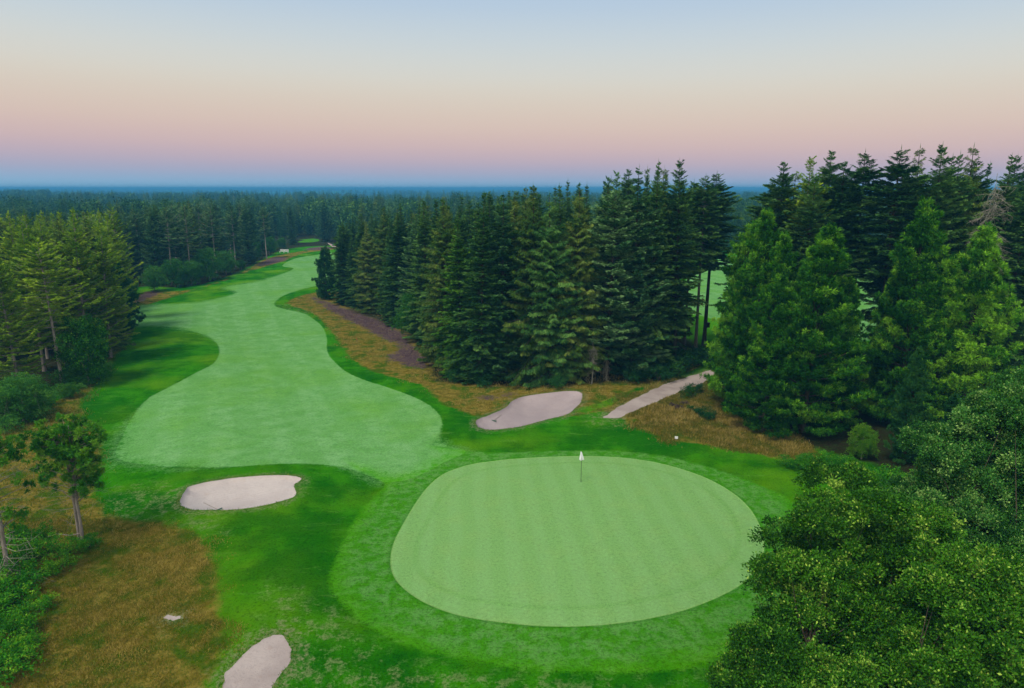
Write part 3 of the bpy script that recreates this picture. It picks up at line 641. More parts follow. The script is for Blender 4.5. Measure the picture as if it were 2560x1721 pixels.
PLACED = []
def plant(name, key, x, y, height, label, group=None, cat='tree', var=None, wide=1.0, rz=None, fm=None, parts=True):
    vs = PROTO[key]; v = vs[(var if var is not None else int(rng.integers(0, 99))) % len(vs)]
    crown, trunk, f, b, Ht = v; s = height / Ht
    z = hz(x, y) - .05
    e = empty(name, (x, y, z), rng.uniform(0, 6.28) if rz is None else rz, (s * wide, s * wide, s))
    e.rotation_euler.x = rng.normal(0, .018); e.rotation_euler.y = rng.normal(0, .018)
    set_props(e, label, cat, group)
    t = new_obj('trunk', trunk, b, e); c = new_obj('crown', crown, f, e)
    if fm: c.material_slots[0].link = 'OBJECT'; c.material_slots[0].material = fm
    PLACED.append((x, y, height))
    return e
def hero(name, key, px, pytop, base, label, cat='tree', group=None, **kw):
    """base: picture row of its foot, top: picture point of its tip"""
    _, Y = P(px, base)
    if key in ('spruce', 'norway', 'fir', 'bright', 'darkpine', 'leafy') and pytop < base - 60: Y += {'bright': 1.8, 'darkpine': 1.2, 'leafy': 1.5}.get(key, 2.6)
    X, zt = top_at(px, pytop, Y)
    return plant(name, key, X, Y, zt - hz(X, Y), label, group, cat, **kw)

# ------------------------------------------------------------------ trees one can tell apart
hero('mountain_pine', 'darkpine', 737, 567, 684, 'small dark pine alone at the left tip of the middle wood beside the fairway bend', wide=.8)
hero('spruce_tree', 'spruce', 775, 520, 700, 'short bushy spruce right behind the small dark pine at the tip of the wood', var=0)
hero('spruce_tree', 'spruce', 822, 488, 708, 'dark round topped spruce third from the left end of the middle wood', var=1, wide=1.15)
hero('spruce_tree', 'norway', 872, 472, 722, 'dense brown green spruce by the heather strip near the left end of the middle wood', var=0)
hero('spruce_tree', 'spruce', 918, 462, 740, 'narrow dark spruce rising over the middle of the purple heather strip', var=2)
hero('broadleaf_tree', 'leafy', 945, 655, 778, 'low bluish leafy tree at the edge of the heather in front of the spruces', var=0)
hero('spruce_tree', 'spruce', 965, 450, 790, 'dark spruce behind the low bluish leafy tree at the heather edge', var=0)
hero('spruce_tree', 'norway', 1008, 462, 830, 'olive brown spruce left of the light green spruce in the middle wood', var=1)
hero('light_spruce', 'spruce', 1045, 492, 872, 'lighter green spruce with open layered branches at the corner of the middle wood', var=0, fm=F_MID, wide=1.0)
hero('fir_tree', 'fir', 1140, 442, 876, 'silvery green fir with layered sprays between light green and rusty spruces', var=0, wide=1.05)
hero('spruce_tree', 'norway', 1218, 420, 880, 'rusty brown tinged spruce above the left end of the upper sand bunker', var=0)
hero('spruce_tree', 'norway', 1262, 440, 886, 'drooping spruce with branches to the ground straight above the upper bunker', var=1, fm=F_SPRUCE)
hero('spruce_tree', 'norway', 1320, 428, 878, 'drooping olive spruce with bare lower trunk above the right end of the upper bunker', var=1)
hero('fir_tree', 'fir', 1395, 400, 872, 'broad dark fir behind the grey dead branches', var=1)
hero('fir_tree', 'fir', 1455, 380, 868, 'tall grey green fir with three spire tops beside it left of the gravel path', var=0)
hero('spruce_tree', 'spruce', 1500, 368, 866, 'tall dense dark spruce whose skirt reaches the gravel path', var=2, wide=.8)
hero('spruce_tree', 'tall', 1562, 363, 840, 'tallest spire of the middle wood just left of the bare grey trunks', var=2, wide=.9)
TRUNK_GREY = hero('tall_spruce', 'bare', 1608, 398, 806, 'tall spruce with the long pale grey bare trunk beside the gap in the wood', wide=.9)
TRUNK_DARK = hero('tall_spruce', 'dark_bare', 1628, 392, 792, 'tall spruce with dark bare trunk at the right end of the middle wood', wide=1.1)
TRUNK_BROWN = hero('tall_spruce', 'bare', 1580, 410, 796, 'tall spruce with a brown bare trunk carrying the left nest box', wide=.8)
for t_ in (TRUNK_GREY, TRUNK_DARK, TRUNK_BROWN): t_.rotation_euler = (0, 0, t_.rotation_euler.z)
hero('spruce_tree', 'bright', 1742, 492, 958, 'bright green pine at the left end of the right wood beside the gravel path', cat='tree', var=0, wide=1.0)
hero('spruce_tree', 'bright', 1692, 520, 925, 'bright green pine farthest left in the right wood partly behind its neighbour', cat='tree', var=1, wide=.9)
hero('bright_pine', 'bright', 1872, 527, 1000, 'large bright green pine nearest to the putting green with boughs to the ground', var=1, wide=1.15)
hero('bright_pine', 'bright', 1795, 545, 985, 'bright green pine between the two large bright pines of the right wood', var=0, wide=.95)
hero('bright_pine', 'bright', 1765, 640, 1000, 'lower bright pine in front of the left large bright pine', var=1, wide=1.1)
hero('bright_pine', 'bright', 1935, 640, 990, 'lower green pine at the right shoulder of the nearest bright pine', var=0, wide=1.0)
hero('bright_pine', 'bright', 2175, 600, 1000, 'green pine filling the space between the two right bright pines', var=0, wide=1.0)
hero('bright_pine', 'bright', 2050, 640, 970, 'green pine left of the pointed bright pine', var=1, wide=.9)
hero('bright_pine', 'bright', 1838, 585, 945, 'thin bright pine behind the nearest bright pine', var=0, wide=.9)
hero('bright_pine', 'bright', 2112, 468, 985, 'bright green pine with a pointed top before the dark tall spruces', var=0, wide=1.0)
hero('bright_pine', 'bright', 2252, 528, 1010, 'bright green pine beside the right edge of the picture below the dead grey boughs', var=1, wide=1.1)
hero('young_pine', 'bright', 2095, 797, 1075, 'slender dark green young pine low in front of the right wood', var=0, wide=.85, fm=F_DARK)
hero('young_pine', 'bright', 2180, 905, 1100, 'small young pine in the dark right of the slender one', var=1, wide=1.2, fm=F_DARK)
hero('lime_bush', 'leafy', 1972, 962, 1062, 'small yellow green leafy tree under the right wood behind the oak', var=1, fm=F_LIME)
for i, (px, top, b, key, lab) in enumerate((
    (1752, 410, 850, 'tall', 'small dark spire first from the gap in the tall right wood'),
    (1792, 372, 862, 'tall', 'dark pointed spruce second spire from the gap in the tall right wood'),
    (1842, 356, 866, 'lite', 'tall thin olive spruce with a visible grey stem in the right wood'),
    (1888, 347, 850, 'tall', 'spire with open upswept top whorls above the bright pines'),
    (1935, 372, 870, 'tall', 'lower dark crown between two spires of the tall right wood'),
    (1988, 343, 872, 'dark_bare', 'tall spruce with black bare trunk in the dark gap of the right wood'),
    (2052, 336, 880, 'dark_bare', 'very tall spruce second of the black trunks in the right wood'),
    (2110, 335, 872, 'norway', 'tall brownish spruce top behind the pointed bright pine'),
    (2160, 328, 884, 'tall', 'highest spire on the skyline of the right wood'),
    (2222, 333, 878, 'norway', 'tall olive spruce with grey dead lower boughs near the right edge'),
    (2292, 354, 890, 'spruce', 'dense dark spruce at the right edge of the skyline'),
    (2345, 348, 900, 'spruce', 'spruce cut by the right border of the picture'))):
    hero('tall_spruce', key, px, top, b, lab, wide=1.05)
hero('pale_pine', 'palepine_y', 93, 545, 878, 'yellow green pine with a long pale bare trunk at the front of the left wood', wide=1.1)
hero('dark_pine', 'darkpine', 245, 598, 775, 'dark bushy pine at the right end of the near left wood leaning over the rough', wide=1.0, cat='tree')
hero('broadleaf_tree', 'leafy', 178, 708, 885, 'bright green leafy tree between the pale trunk and the dark pine', var=2, fm=F_BRIGHT, wide=.9)
hero('broadleaf_tree', 'leafy', 35, 848, 972, 'wide blue green leafy shrub at the left picture edge below the pines', var=1, wide=1.5)
hero('broadleaf_tree', 'leafy', 152, 868, 908, 'low dark green shrub right of the foot of the pale trunk', var=0, wide=1.0)
hero('pale_pine', 'palepine', 305, 482, 642, 'pine with a single long white trunk left of the leafy shrubs by the far rough')
hero('pale_pine', 'palepine', 432, 458, 585, 'pine with twin looking white stems in the far left wood', wide=.8)
hero('pale_pine', 'palepine', 440, 462, 580, 'pine just behind the white stemmed pine of the far left wood', wide=.8)
hero('pale_pine', 'palepine', 525, 478, 608, 'pine with a thin white stem above the fairway narrows')
for i, (px, top, b, wd_, lab) in enumerate(((372, 466, 648, .9, 'tall conifer with pale stem rising behind the round leafy trees'), (400, 480, 640, .8, 'slender conifer between the two white stemmed pines of the far left wood'),
    (478, 470, 622, .9, 'tall conifer left of the thin white stem'), (556, 462, 603, .9, 'dark tall conifer above the low spreading shrub'), (598, 470, 590, .9, 'tall conifer standing behind the white bench on its left'),
    (338, 470, 655, .8, 'tall conifer just right of the lone white trunk'), (660, 462, 560, .9, 'tall conifer at the left of the far clearing'), (735, 464, 552, 1., 'conifer standing alone right of the far clearing'))):
    hero('pale_pine' if i in (0, 2, 4) else 'fir_tree', 'palepine' if i in (0, 2, 4) else ('fir' if i % 2 else 'spruce'), px, top, b, lab, wide=wd_)
for i, (px, top, b, lab) in enumerate(((345, 600, 668, 'leafy shrub at the foot of the lone white trunk'), (392, 585, 657, 'round blue green leafy tree right of the lone white trunk'),
    (430, 590, 650, 'leafy tree in front of the white stemmed pine'), (470, 560, 642, 'tall leafy tree with grey twigs beside the fairway narrows'), (510, 565, 628, 'leafy tree under the thin white stem'),
    (548, 590, 615, 'low spreading shrub on the edge of the narrows'), (578, 548, 592, 'round bright leafy bush left of the white bench'), (610, 535, 582, 'leafy tree just left of the white bench'),
    (640, 540, 568, 'leafy tree behind the white bench'), (300, 640, 672, 'small grey green shrub at the left end of the far rough'))):
    hero('broadleaf_tree', 'leafy', px, top, b, lab, wide=1.1)

hero('pine_tree', 'lite', -8, 560, 900, 'yellow green pine at the left border before the pale trunked pine', var=1)
hero('pine_tree', 'lite', 48, 505, 845, 'slim yellow green pine just left of the pale trunked pine', var=2)
hero('pine_tree', 'lite', 152, 480, 832, 'slender pine top right behind the pale trunked pine', var=0)
hero('pine_tree', 'lite', 212, 515, 815, 'slender pine behind the bright leafy tree of the left wood', var=1)
# ------------------------------------------------------------------ the woods between them
def scatter(poly, spacing, ymin=-1e9, ymax=1e9, tries=60000, avoid=(), own=2.6, inset=0.):
    x0, y0 = poly.min(0); x1, y1 = poly.max(0); y0 = max(y0, ymin); y1 = min(y1, ymax)
    X = rng.uniform(x0, x1, tries); Y = rng.uniform(y0, y1, tries)
    ok = inside(poly, X, Y) & (np.abs(X) < Y * .765 + 6) & (Y > 30)
    for a in avoid: ok &= sdf(a, X, Y) < -1.5
    ok &= sdf(poly, X, Y) > inset
    X, Y = X[ok], Y[ok]; res = []; pl = np.array([(p[0], p[1]) for p in PLACED])
    for x, y in zip(X, Y):
        sp = spacing(y) if callable(spacing) else spacing
        if len(pl) and np.min((pl[:, 0] - x) ** 2 + (pl[:, 1] - y) ** 2) < own ** 2: continue
        if res:
            q = np.array(res)
            if np.min((q[:, 0] - x) ** 2 + (q[:, 1] - y) ** 2) < sp * sp: continue
        res.append((x, y))
    return res
def rise(px, pts):   # skyline row at picture column px
    xs, ys = zip(*pts); return float(np.interp(px, xs, ys))
SKY_B = [(760, 520), (800, 492), (900, 462), (1000, 452), (1130, 432), (1230, 418), (1300, 405), (1430, 385), (1500, 378), (1560, 375), (1620, 395), (1660, 430)]
SKY_C = [(1640, 520), (1745, 420), (1790, 380), (1885, 355), (1990, 350), (2332, 345), (2800, 340)]
SKY_A = [(-400, 480), (0, 485), (200, 478), (300, 470), (430, 455), (560, 460), (700, 465), (800, 470)]
def fill(poly, spacing, sky, kinds, label, group, ymin=-1e9, ymax=1e9, hmin=9, hmax=26, extra=20, avoid=(), inset=0.):
    c = 0
    for (x, y) in scatter(poly, spacing, ymin, ymax, avoid=avoid, inset=inset):
        zc = y * CP + 10 * SP; px = 1166 + FPX * x / zc
        _, zt = top_at(px, rise(px, sky) + abs(rng.normal(0, extra)), y); h = float(np.clip(zt - hz(x, y), hmin, hmax))
        k = kinds[int(rng.integers(0, len(kinds)))]
        plant({'leafy': 'broadleaf_tree', 'lite': 'pine_tree', 'palepine': 'pine_tree', 'palepine_y': 'pine_tree', 'fir': 'fir_tree'}.get(k, 'spruce_tree'), k, x, y, h, label, group, wide=rng.uniform(.72, 1.2)); c += 1
    print(group, c)
fill(G_FOREST[0], 4.3, SKY_B, ['spruce', 'tall', 'spruce', 'norway', 'fir'], 'spruce inside the middle wood, only its upper part showing between nearer trees', 'spruces inside the middle wood', avoid=(G_GAP,), inset=1.5)
fill(G_FOREST[1], 4.6, SKY_C, ['tall', 'tall', 'norway', 'dark_bare', 'spruce'], 'tall spruce inside the right wood, mostly behind the bright pines', 'tall spruces inside the right wood', ymin=68, hmin=17, avoid=(G_GAP, G_GAP2))
fill(G_FOREST[2], lambda y: 4.4 if y < 110 else (5.6 if y < 170 else 7.5), SKY_A, ['lite', 'lite', 'lite', 'lite', 'palepine_y', 'norway'], 'slim yellow green pine standing in the crowd of the near left wood', 'pines crowding the near left wood', ymin=77, ymax=128, hmin=11, hmax=18, extra=10)
fill(G_FOREST[2], lambda y: 5.4 if y < 170 else 7.5, SKY_A, ['spruce', 'tall', 'fir', 'palepine', 'norway', 'spruce'], 'dark bluish conifer standing in the crowd of the far left wood', 'conifers crowding the far left wood', ymin=130, ymax=235, inset=5., hmin=11, hmax=18, extra=10)
print('individual trees', len(PLACED), round(time.time() - T0, 1))

# ------------------------------------------------------------------ far woods (uncountable): one object of instanced crowns
def far_woods():
    xs = []
    def band(y0, y1, n, hmin, hmax, cond=None):
        Y = np.sqrt(rng.uniform(y0 ** 2, y1 ** 2, n)); X = rng.uniform(-.8, .8, n) * Y
        ok = np.ones(n, bool)
        if cond is not None: ok = cond(X, Y)
        X, Y = X[ok], Y[ok]; xs.append(np.stack([X, Y, h_all(X, Y) - .3, rng.uniform(hmin, hmax, len(X))], 1))
    clearing = lambda X, Y: (sdf(G_CLEAR, X, Y) < -3) & (sdf(G_FAIR, X, Y) < -6) & (sdf(G_FAIR2, X, Y) < -5) & (sdf(G_PATH3, X, Y) < -2) & (sdf(G_FOREST[0], X, Y) < -2) & \
        ~((Y < 330) & (np.abs(X - P(700, 548)[0]) < 14) & (Y < P(700, 548)[1])) & ~((Y < P(765, 556)[1]) & (X > P(640, 562)[0] - 5) & (X < 40))
    band(225, 330, 1250, 9, 18, lambda X, Y: clearing(X, Y))
    band(330, 700, 4200, 9, 16); band(330, 700, 900, 16, 20)
    band(700, 2200, 14000, 10, 20, wooded)
    band(2200, 9000, 20000, 12, 20, wooded)
    A = np.concatenate(xs)
    # a higher wooded rise at the far left
    n = 900; Y = rng.uniform(900, 1150, n); X = -Y * rng.uniform(.66, .82, n); A = np.concatenate([A, np.stack([X, Y, h_all(X, Y) + 3.5, rng.uniform(14, 18, n)], 1)])
    me = bpy.data.meshes.new('far_woods'); me.vertices.add(len(A)); me.vertices.foreach_set('co', A[:, :3].astype(np.float32).ravel())
    a = me.attributes.new('ht', 'FLOAT', 'POINT'); a.data.foreach_set('value', A[:, 3].astype(np.float32))
    a = me.attributes.new('rz', 'FLOAT', 'POINT'); a.data.foreach_set('value', rng.uniform(0, 6.28, len(A)).astype(np.float32))
    o = new_obj('far_woods', me); set_props(o, 'dark conifer woods stretching in blue haze to the horizon', 'forest', None, 'stuff')
    ng = bpy.data.node_groups.new('far_woods', 'GeometryNodeTree')
    ng.interface.new_socket('Geometry', in_out='INPUT', socket_type='NodeSocketGeometry'); ng.interface.new_socket('Geometry', in_out='OUTPUT', socket_type='NodeSocketGeometry')
    N = ng.nodes; gi = N.new('NodeGroupInput'); go = N.new('NodeGroupOutput'); iop = N.new('GeometryNodeInstanceOnPoints')
    gti = N.new('GeometryNodeGeometryToInstance')
    for key, var, fm in (('spruce', 0, F_SPRUCE), ('norway', 0, F_NORWAY), ('lite', 0, F_SPRUCE), ('fir', 1, F_FIR), ('spruce', 1, F_DARK), ('leafy', 0, F_SPRUCE)):
        crown, trunk, f, b, Ht = PROTO[key][var]
        src = crown.copy(); src.name = 'far_crown'; src.materials.clear(); src.materials.append(fm)
        co = np.empty(len(src.vertices) * 3, np.float32); src.vertices.foreach_get('co', co); co = co.reshape(-1, 3)
        # thin the crown: keep every third leaf group and widen it, then scale to unit height
        q = co.reshape(-1, 4, 3); tvv = np.empty(len(src.vertices), np.float32); src.attributes['tv'].data.foreach_get('value', tvv)
        sel = np.sort(np.random.default_rng(3).choice(len(q), min(len(q), 2600), replace=False)); q = q[sel]; c = q.mean(1, keepdims=True); q = c + (q - c) * 2.2
        V = (q.reshape(-1, 3) / Ht); me2 = np_mesh('far_crown', V, np.arange(len(V)).reshape(-1, 4), False, tvv.reshape(-1, 4)[sel].ravel()); me2.materials.append(fm)
        bpy.data.meshes.remove(src)
        po = bpy.data.objects.new('far_crown', me2)
        oi = N.new('GeometryNodeObjectInfo'); oi.inputs['Object'].default_value = po; oi.inputs['As Instance'].default_value = True
        ng.links.new(oi.outputs['Geometry'], gti.inputs[0]); KEEP.append(po)
    ht = N.new('GeometryNodeInputNamedAttribute'); ht.data_type = 'FLOAT'; ht.inputs[0].default_value = 'ht'
    rz = N.new('GeometryNodeInputNamedAttribute'); rz.data_type = 'FLOAT'; rz.inputs[0].default_value = 'rz'
    cb = N.new('ShaderNodeCombineXYZ'); ng.links.new(rz.outputs['Attribute'], cb.inputs[2])
    ng.links.new(gi.outputs[0], iop.inputs['Points']); ng.links.new(gti.outputs[0], iop.inputs['Instance']); iop.inputs['Pick Instance'].default_value = True
    ng.links.new(ht.outputs['Attribute'], iop.inputs['Scale']); ng.links.new(cb.outputs[0], iop.inputs['Rotation']); ng.links.new(iop.outputs[0], go.inputs[0])
    md = o.modifiers.new('woods', 'NODES'); md.node_group = ng
    print('far woods', len(A), round(time.time() - T0, 1))
KEEP = []
far_woods()

# ------------------------------------------------------------------ the oaks, lower right
def oak(name, clumps, x, y, label, fm, seed, per=2500, leaf=.115, trunk=.3, fork=2.5):
    K, T = leafy(seed, clumps, per, leaf, trunk=trunk, fork=fork)
    e = empty(name, (x, y, hz(x, y) - .1)); set_props(e, label, 'tree')
    new_obj('trunk', T.mesh('oak_trunk'), B_BROWN, e); new_obj('crown', K.mesh('oak_crown'), fm, e)
def px_clumps(seed, lobes, cx, cy, cz0, spread, dpy=25):
    outc = []; q = np.random.default_rng(seed + 900)
    for i, (px, py, Yd, rad, n) in enumerate(lobes):
        py += dpy
        X, Z = top_at(px, py, Yd)
        for (a, b, c, r_) in crown_clumps(seed + i, max(6, n // 4), X, Yd, Z - rad * .95, rad, rad, rad * .9, .8, 1.0, -.6, 1.35):
            R2 = q.uniform(.65, 1.0)           # a bough: a dome of leafy clumps with room below it
            for k in range(int(15 * R2 + 3)):
                d = q.normal(0, 1, 3); d[2] = abs(d[2]) * 1.1 - .25; d /= np.linalg.norm(d)
                outc.append((a - cx + d[0] * R2, b - cy + d[1] * R2, c - .25 + d[2] * R2 * .8, q.uniform(.22, .42)))
    r = np.random.default_rng(seed + 500); extra = []
    for (a, b, c, rad) in outc:          # small shoots standing proud of the crown
        if r.random() < .12:
            d = np.array([a, b, 0.]) * .08 + r.normal(0, .35, 3) + np.array([0, 0, .45]); d /= np.linalg.norm(d); extra.append((a + d[0] * rad, b + d[1] * rad, c + d[2] * rad, r.uniform(.18, .34)))
    return [c for c in outc + extra if c[2] > .6]
ox, oy = top_at(2020, 1300, 24.5)[0], 24.5
oak('oak_tree', px_clumps(40, [(1985, 1062, 25.5, 2.9, 110), (1850, 1190, 24.5, 2.3, 60), (1760, 1385, 22.6, 1.7, 40), (1990, 1300, 22.5, 2.7, 70), (1860, 1420, 21.5, 2.0, 45), (2080, 1130, 26.5, 2.3, 40), (1800, 1560, 20.2, 2.0, 30)], ox, oy, 0, 1), ox, oy,
    'big rounded oak with pale leaves toned as highlights at the lower right, nearest the putting green', F_OAK, 50)
ox, oy = top_at(2230, 1400, 21)[0], 21.0
oak('oak_tree', px_clumps(60, [(2200, 1215, 21.5, 2.1, 80), (2300, 1330, 20.5, 2.3, 60), (2140, 1400, 19.8, 2.0, 50), (2050, 1550, 18.5, 2.0, 45), (2300, 1500, 18.6, 2.3, 50), (2420, 1350, 21, 2.4, 30)], ox, oy, 0, 1), ox, oy,
    'yellow green oak in the bottom right corner in front of the big rounded oak', F_OAK, 70)
ox, oy = top_at(2290, 1000, 30)[0], 30.0
oak('oak_tree', px_clumps(80, [(2325, 905, 31, 2.6, 70), (2205, 1000, 30.5, 2.4, 70), (2260, 1090, 29, 2.6, 60), (2190, 1150, 28, 1.8, 35), (2400, 960, 30, 3.0, 60), (2330, 1200, 26.5, 2.4, 40)], ox, oy, 0, 1, -25), ox, oy,
    'blue green oak against the right edge behind the big rounded oak', F_OAKB, 90)

# ------------------------------------------------------------------ twin stemmed pine, lower left, and its neighbour
def twin_pine():
    x, y = P(188, 1232); e = empty('scots_pine', (x, y, hz(x, y) - .05)); set_props(e, 'small twin stemmed pine with a rounded crown beside the dry grass mound', 'tree')
    K = Kites(); T = Tubes(); r = np.random.default_rng(5)
    s1 = [(0, 0, 0), (0, .05, 1.2), (-.03, .05, 2.6), (.05, .0, 3.9), (.1, .0, 5.3), (.15, .05, 7.2)]; s2 = [(-.28, .15, 0), (-.30, .2, 1.2), (-.30, .2, 2.6), (-.22, .15, 3.9), (-.35, .1, 5.2), (-.4, .1, 6.6)]
    T.add(s1, [.12, .085, .07, .06, .045, .02], 8); T2 = Tubes(); T2.add(s2, [.10, .08, .07, .06, .04, .02], 8)
    cl = [c for c in crown_clumps(9, 135, .1, 0, 6.0, 1.9, 1.85, 1.75, .18, .30, -.85)] + [(r.uniform(-1.7, 1.5), r.uniform(-1, 1), r.uniform(3.0, 4.6), r.uniform(.12, .2)) for _ in range(26)] + [(1.0, .0, 4.35, .25), (.75, .1, 4.2, .25), (1.35, .05, 4.15, .2), (.55, 0, 4.0, .22), (1.1, -.2, 4.6, .25), (-1.9, .2, 4.7, .3), (-2.1, 0, 4.5, .2), (.6, -.3, 4.6, .3)]
    C = []; TV = []
    for (a, b, c, rad) in cl:
        T.add([(.08, 0, min(c, 6.2) - .7), (a / 2, b / 2, c - .35), (a, b, c)], [.03, .02, .008], 3)
        m = 9; C.append(np.array([a, b, c]) + r.normal(0, rad * .62, (m, 3))); TV.append(np.clip(r.normal(.4, .2) + r.normal(0, .1, m), 0, 1))
    C = np.concatenate(C); TV = np.concatenate(TV)
    for q in range(18):
        D = norm(r.normal(0, 1, C.shape) + np.array([[0, 0, .6]])); K.add(C, D, .21 * r.uniform(.7, 1.2, len(C)), .05, r.normal(0, 1, C.shape), TV)
    for q in range(26):   # bare lower branches
        zz = r.uniform(.9, 4.2); a = r.uniform(0, 6.28); L = r.uniform(.7, 2.2); d = np.array([math.cos(a), math.sin(a), r.uniform(-.15, .2)])
        o0 = np.array([-.1, .05, zz]); p1 = o0 + d * L * .5 + r.normal(0, .08, 3); p2 = o0 + d * L + r.normal(0, .15, 3); T.add([o0, p1, p2], [.016, .01, .003], 3)
        for w_ in range(3): T.add([p1 + (p2 - p1) * r.random(), p2 + r.normal(0, .35, 3)], [.006, .002], 3)
    T.add([(0, 0, .55), (-.6, -.1, .45), (-1.3, -.2, .6), (-2.0, -.1, .35)], [.04, .03, .018, .006], 4)
    new_obj('trunk', T.mesh('pine_stem'), B_GREY, e); new_obj('trunk', T2.mesh('pine_stem'), B_GREY, e); new_obj('crown', K.mesh('pine_crown'), F_SCOTS, e)
twin_pine()
def edge_pine():
    x, y = P(22, 1330); e = empty('scots_pine', (x, y, hz(x, y) - .05)); set_props(e, 'half bare pine with lichen grey twigs cut by the left border', 'tree')
    K = Kites(); T = Tubes(); r = np.random.default_rng(15); _, zt = top_at(22, 985, y); ht = zt - hz(x, y)
    T.add([(0, 0, 0), (.1, 0, ht * .4), (.0, 0, ht * .97)], [.13, .09, .03], 8)
    cl = crown_clumps(19, 42, 0, 0, ht - 1.3, 1.5, 1.5, 1.3, .2, .34, -.6) + [(r.uniform(-1.6, 1.6), r.uniform(-1, 1), ht * r.uniform(.3, .7), .22) for _ in range(16)]
    C = np.concatenate([np.array(c[:3]) + r.normal(0, c[3] * .6, (9, 3)) for c in cl]); TV = np.repeat(np.clip(r.normal(.4, .2, len(cl)), 0, 1), 9)
    for c in cl: T.add([(0, 0, c[2] - .6), (c[0] * .5, c[1] * .5, c[2] - .25), c[:3]], [.03, .02, .008], 3)
    for q in range(18):
        D = norm(r.normal(0, 1, C.shape) + np.array([[0, 0, .6]])); K.add(C, D, .2 * r.uniform(.7, 1.2, len(C)), .05, r.normal(0, 1, C.shape), TV)
    T2 = Tubes()
    for q in range(46):
        zz = r.uniform(.4, ht * .75); a = r.uniform(0, 6.28); L = r.uniform(.8, 2.4); d = np.array([math.cos(a), math.sin(a), r.uniform(-.3, .3)])
        o0 = np.array([0.05, 0, zz]); p1 = o0 + d * L * .5 + r.normal(0, .1, 3); p2 = o0 + d * L + r.normal(0, .2, 3); T2.add([o0, p1, p2], [.022, .013, .004], 3)
        for w_ in range(6): b0 = p1 + (p2 - p1) * r.random(); T2.add([b0, b0 + r.normal(0, .35, 3)], [.008, .003], 3)
    new_obj('trunk', T.mesh('pine_stem'), B_GREY, e); new_obj('branch', T2.mesh('bare_branches'), B_DEAD, e); new_obj('crown', K.mesh('pine_crown'), F_SCOTS, e)
edge_pine()
def dead_shrub(px, pt, pb, label, seed, spread=1.6, nbr=60):
    x, y = P(px, pb); _, zt = top_at(px, pt, y); ht = zt - hz(x, y); r = np.random.default_rng(seed); T = Tubes()
    T.add([(0, 0, 0), (.1, 0, ht * .5), (0, .1, ht)], [.07, .05, .015], 6)
    for q in range(nbr):
        zz = r.uniform(.1 if nbr < 100 else .45, .95) * ht; a = r.uniform(0, 6.28); L = spread * r.uniform(.4, 1) * (1.1 - .6 * zz / ht); d = np.array([math.cos(a), math.sin(a), r.uniform(-.7, .1)])
        o0 = np.array([0, 0, zz]); p1 = o0 + d * L * .5; p2 = o0 + d * L + np.array([0, 0, -.2]); T.add([o0, p1, p2], [.025, .018, .008], 3)
        for w_ in range(6): b0 = o0 + (p2 - o0) * r.uniform(.2, 1); T.add([b0, b0 + r.normal(0, .22, 3) + np.array([0, 0, -.25])], [.014, .007], 3)
    e = empty('dead_tree', (x, y, hz(x, y))); set_props(e, label, 'tree'); new_obj('trunk', T.mesh('dead_branches'), B_DEAD, e)
dead_shrub(1348, 780, 874, 'grey dead conifer with drooping bare branches at the wood edge left of the path', 3, 1.1, 34)
dead_shrub(2192, 395, 925, 'tall dead conifer with hanging grey boughs rising behind the bright pines near the right edge', 8, 3.2, 190)
dead_shrub(1380, 815, 866, 'second smaller grey dead conifer beside the first at the wood edge', 4, .8, 26)

# ------------------------------------------------------------------ undergrowth
def bushes(lst, label, group, fm=None, name='bramble_bush'):
    for (px, pb, hgt, wide) in lst:
        x, y = P(px, pb); plant(name, 'bush', x, y, hgt, label, group, 'bush', wide=wide, fm=fm)
bushes([(60, 1290, 1.2, 1.1), (110, 1262, 1.1, 1.2), (160, 1262, 1.0, 1.2), (205, 1248, .8, 1.1), (130, 1305, 1.0, 1.2), (75, 1350, 1.3, 1.1), (20, 1400, 1.5, 1.2), (60, 1430, 1.3, 1.1), (10, 1480, 1.5, 1.2), (45, 1520, 1.2, 1.1), (-10, 1560, 1.5, 1.3), (20, 1340, 1.6, 1.2), (90, 1390, .9, 1.1), (-30, 1420, 1.8, 1.3), (95, 1225, .9, 1.2), (30, 1240, 1.2, 1.2), (-20, 1300, 1.8, 1.3), (55, 1480, .9, 1.1)],
       'leafy green bramble in the thicket along the lower left border below the pines', 'brambles along the lower left border')
bushes([(1790, 1062, .8, 1.6), (1825, 1072, .9, 1.5), (1860, 1082, .9, 1.5), (1890, 1095, .9, 1.5), (1920, 1075, 1.1, 1.5), (1850, 1058, .9, 1.6), (1895, 1062, 1.0, 1.5), (1950, 1100, 1.2, 1.5), (2000, 1100, 1.3, 1.6), (2060, 1115, 1.3, 1.6)],
       'low dense green bramble between the right wood and the mown turf', 'brambles before the right wood')
bushes([(1567, 905, 1.3, .9), (1585, 895, 1.1, 1.0), (1600, 948, 1.0, 1.2), (1615, 955, .9, 1.2), (1572, 935, .6, .9), (1590, 943, .6, .9)],
       'small dark green shrub in the dry grass between path and bright pines', 'shrubs in the dry grass by the path', F_DARK, 'shrub')
bushes([(1545, 932, .45, 1.6), (1528, 926, .4, 1.2), (1560, 922, .4, 1.4)], 'purple grey heather tuft in the dry grass by the path', 'heather tufts by the path', foliage_mat('heather_sprigs', ((.06, .04, .045), (.11, .08, .085), (.16, .12, .12))), 'heather_tuft')
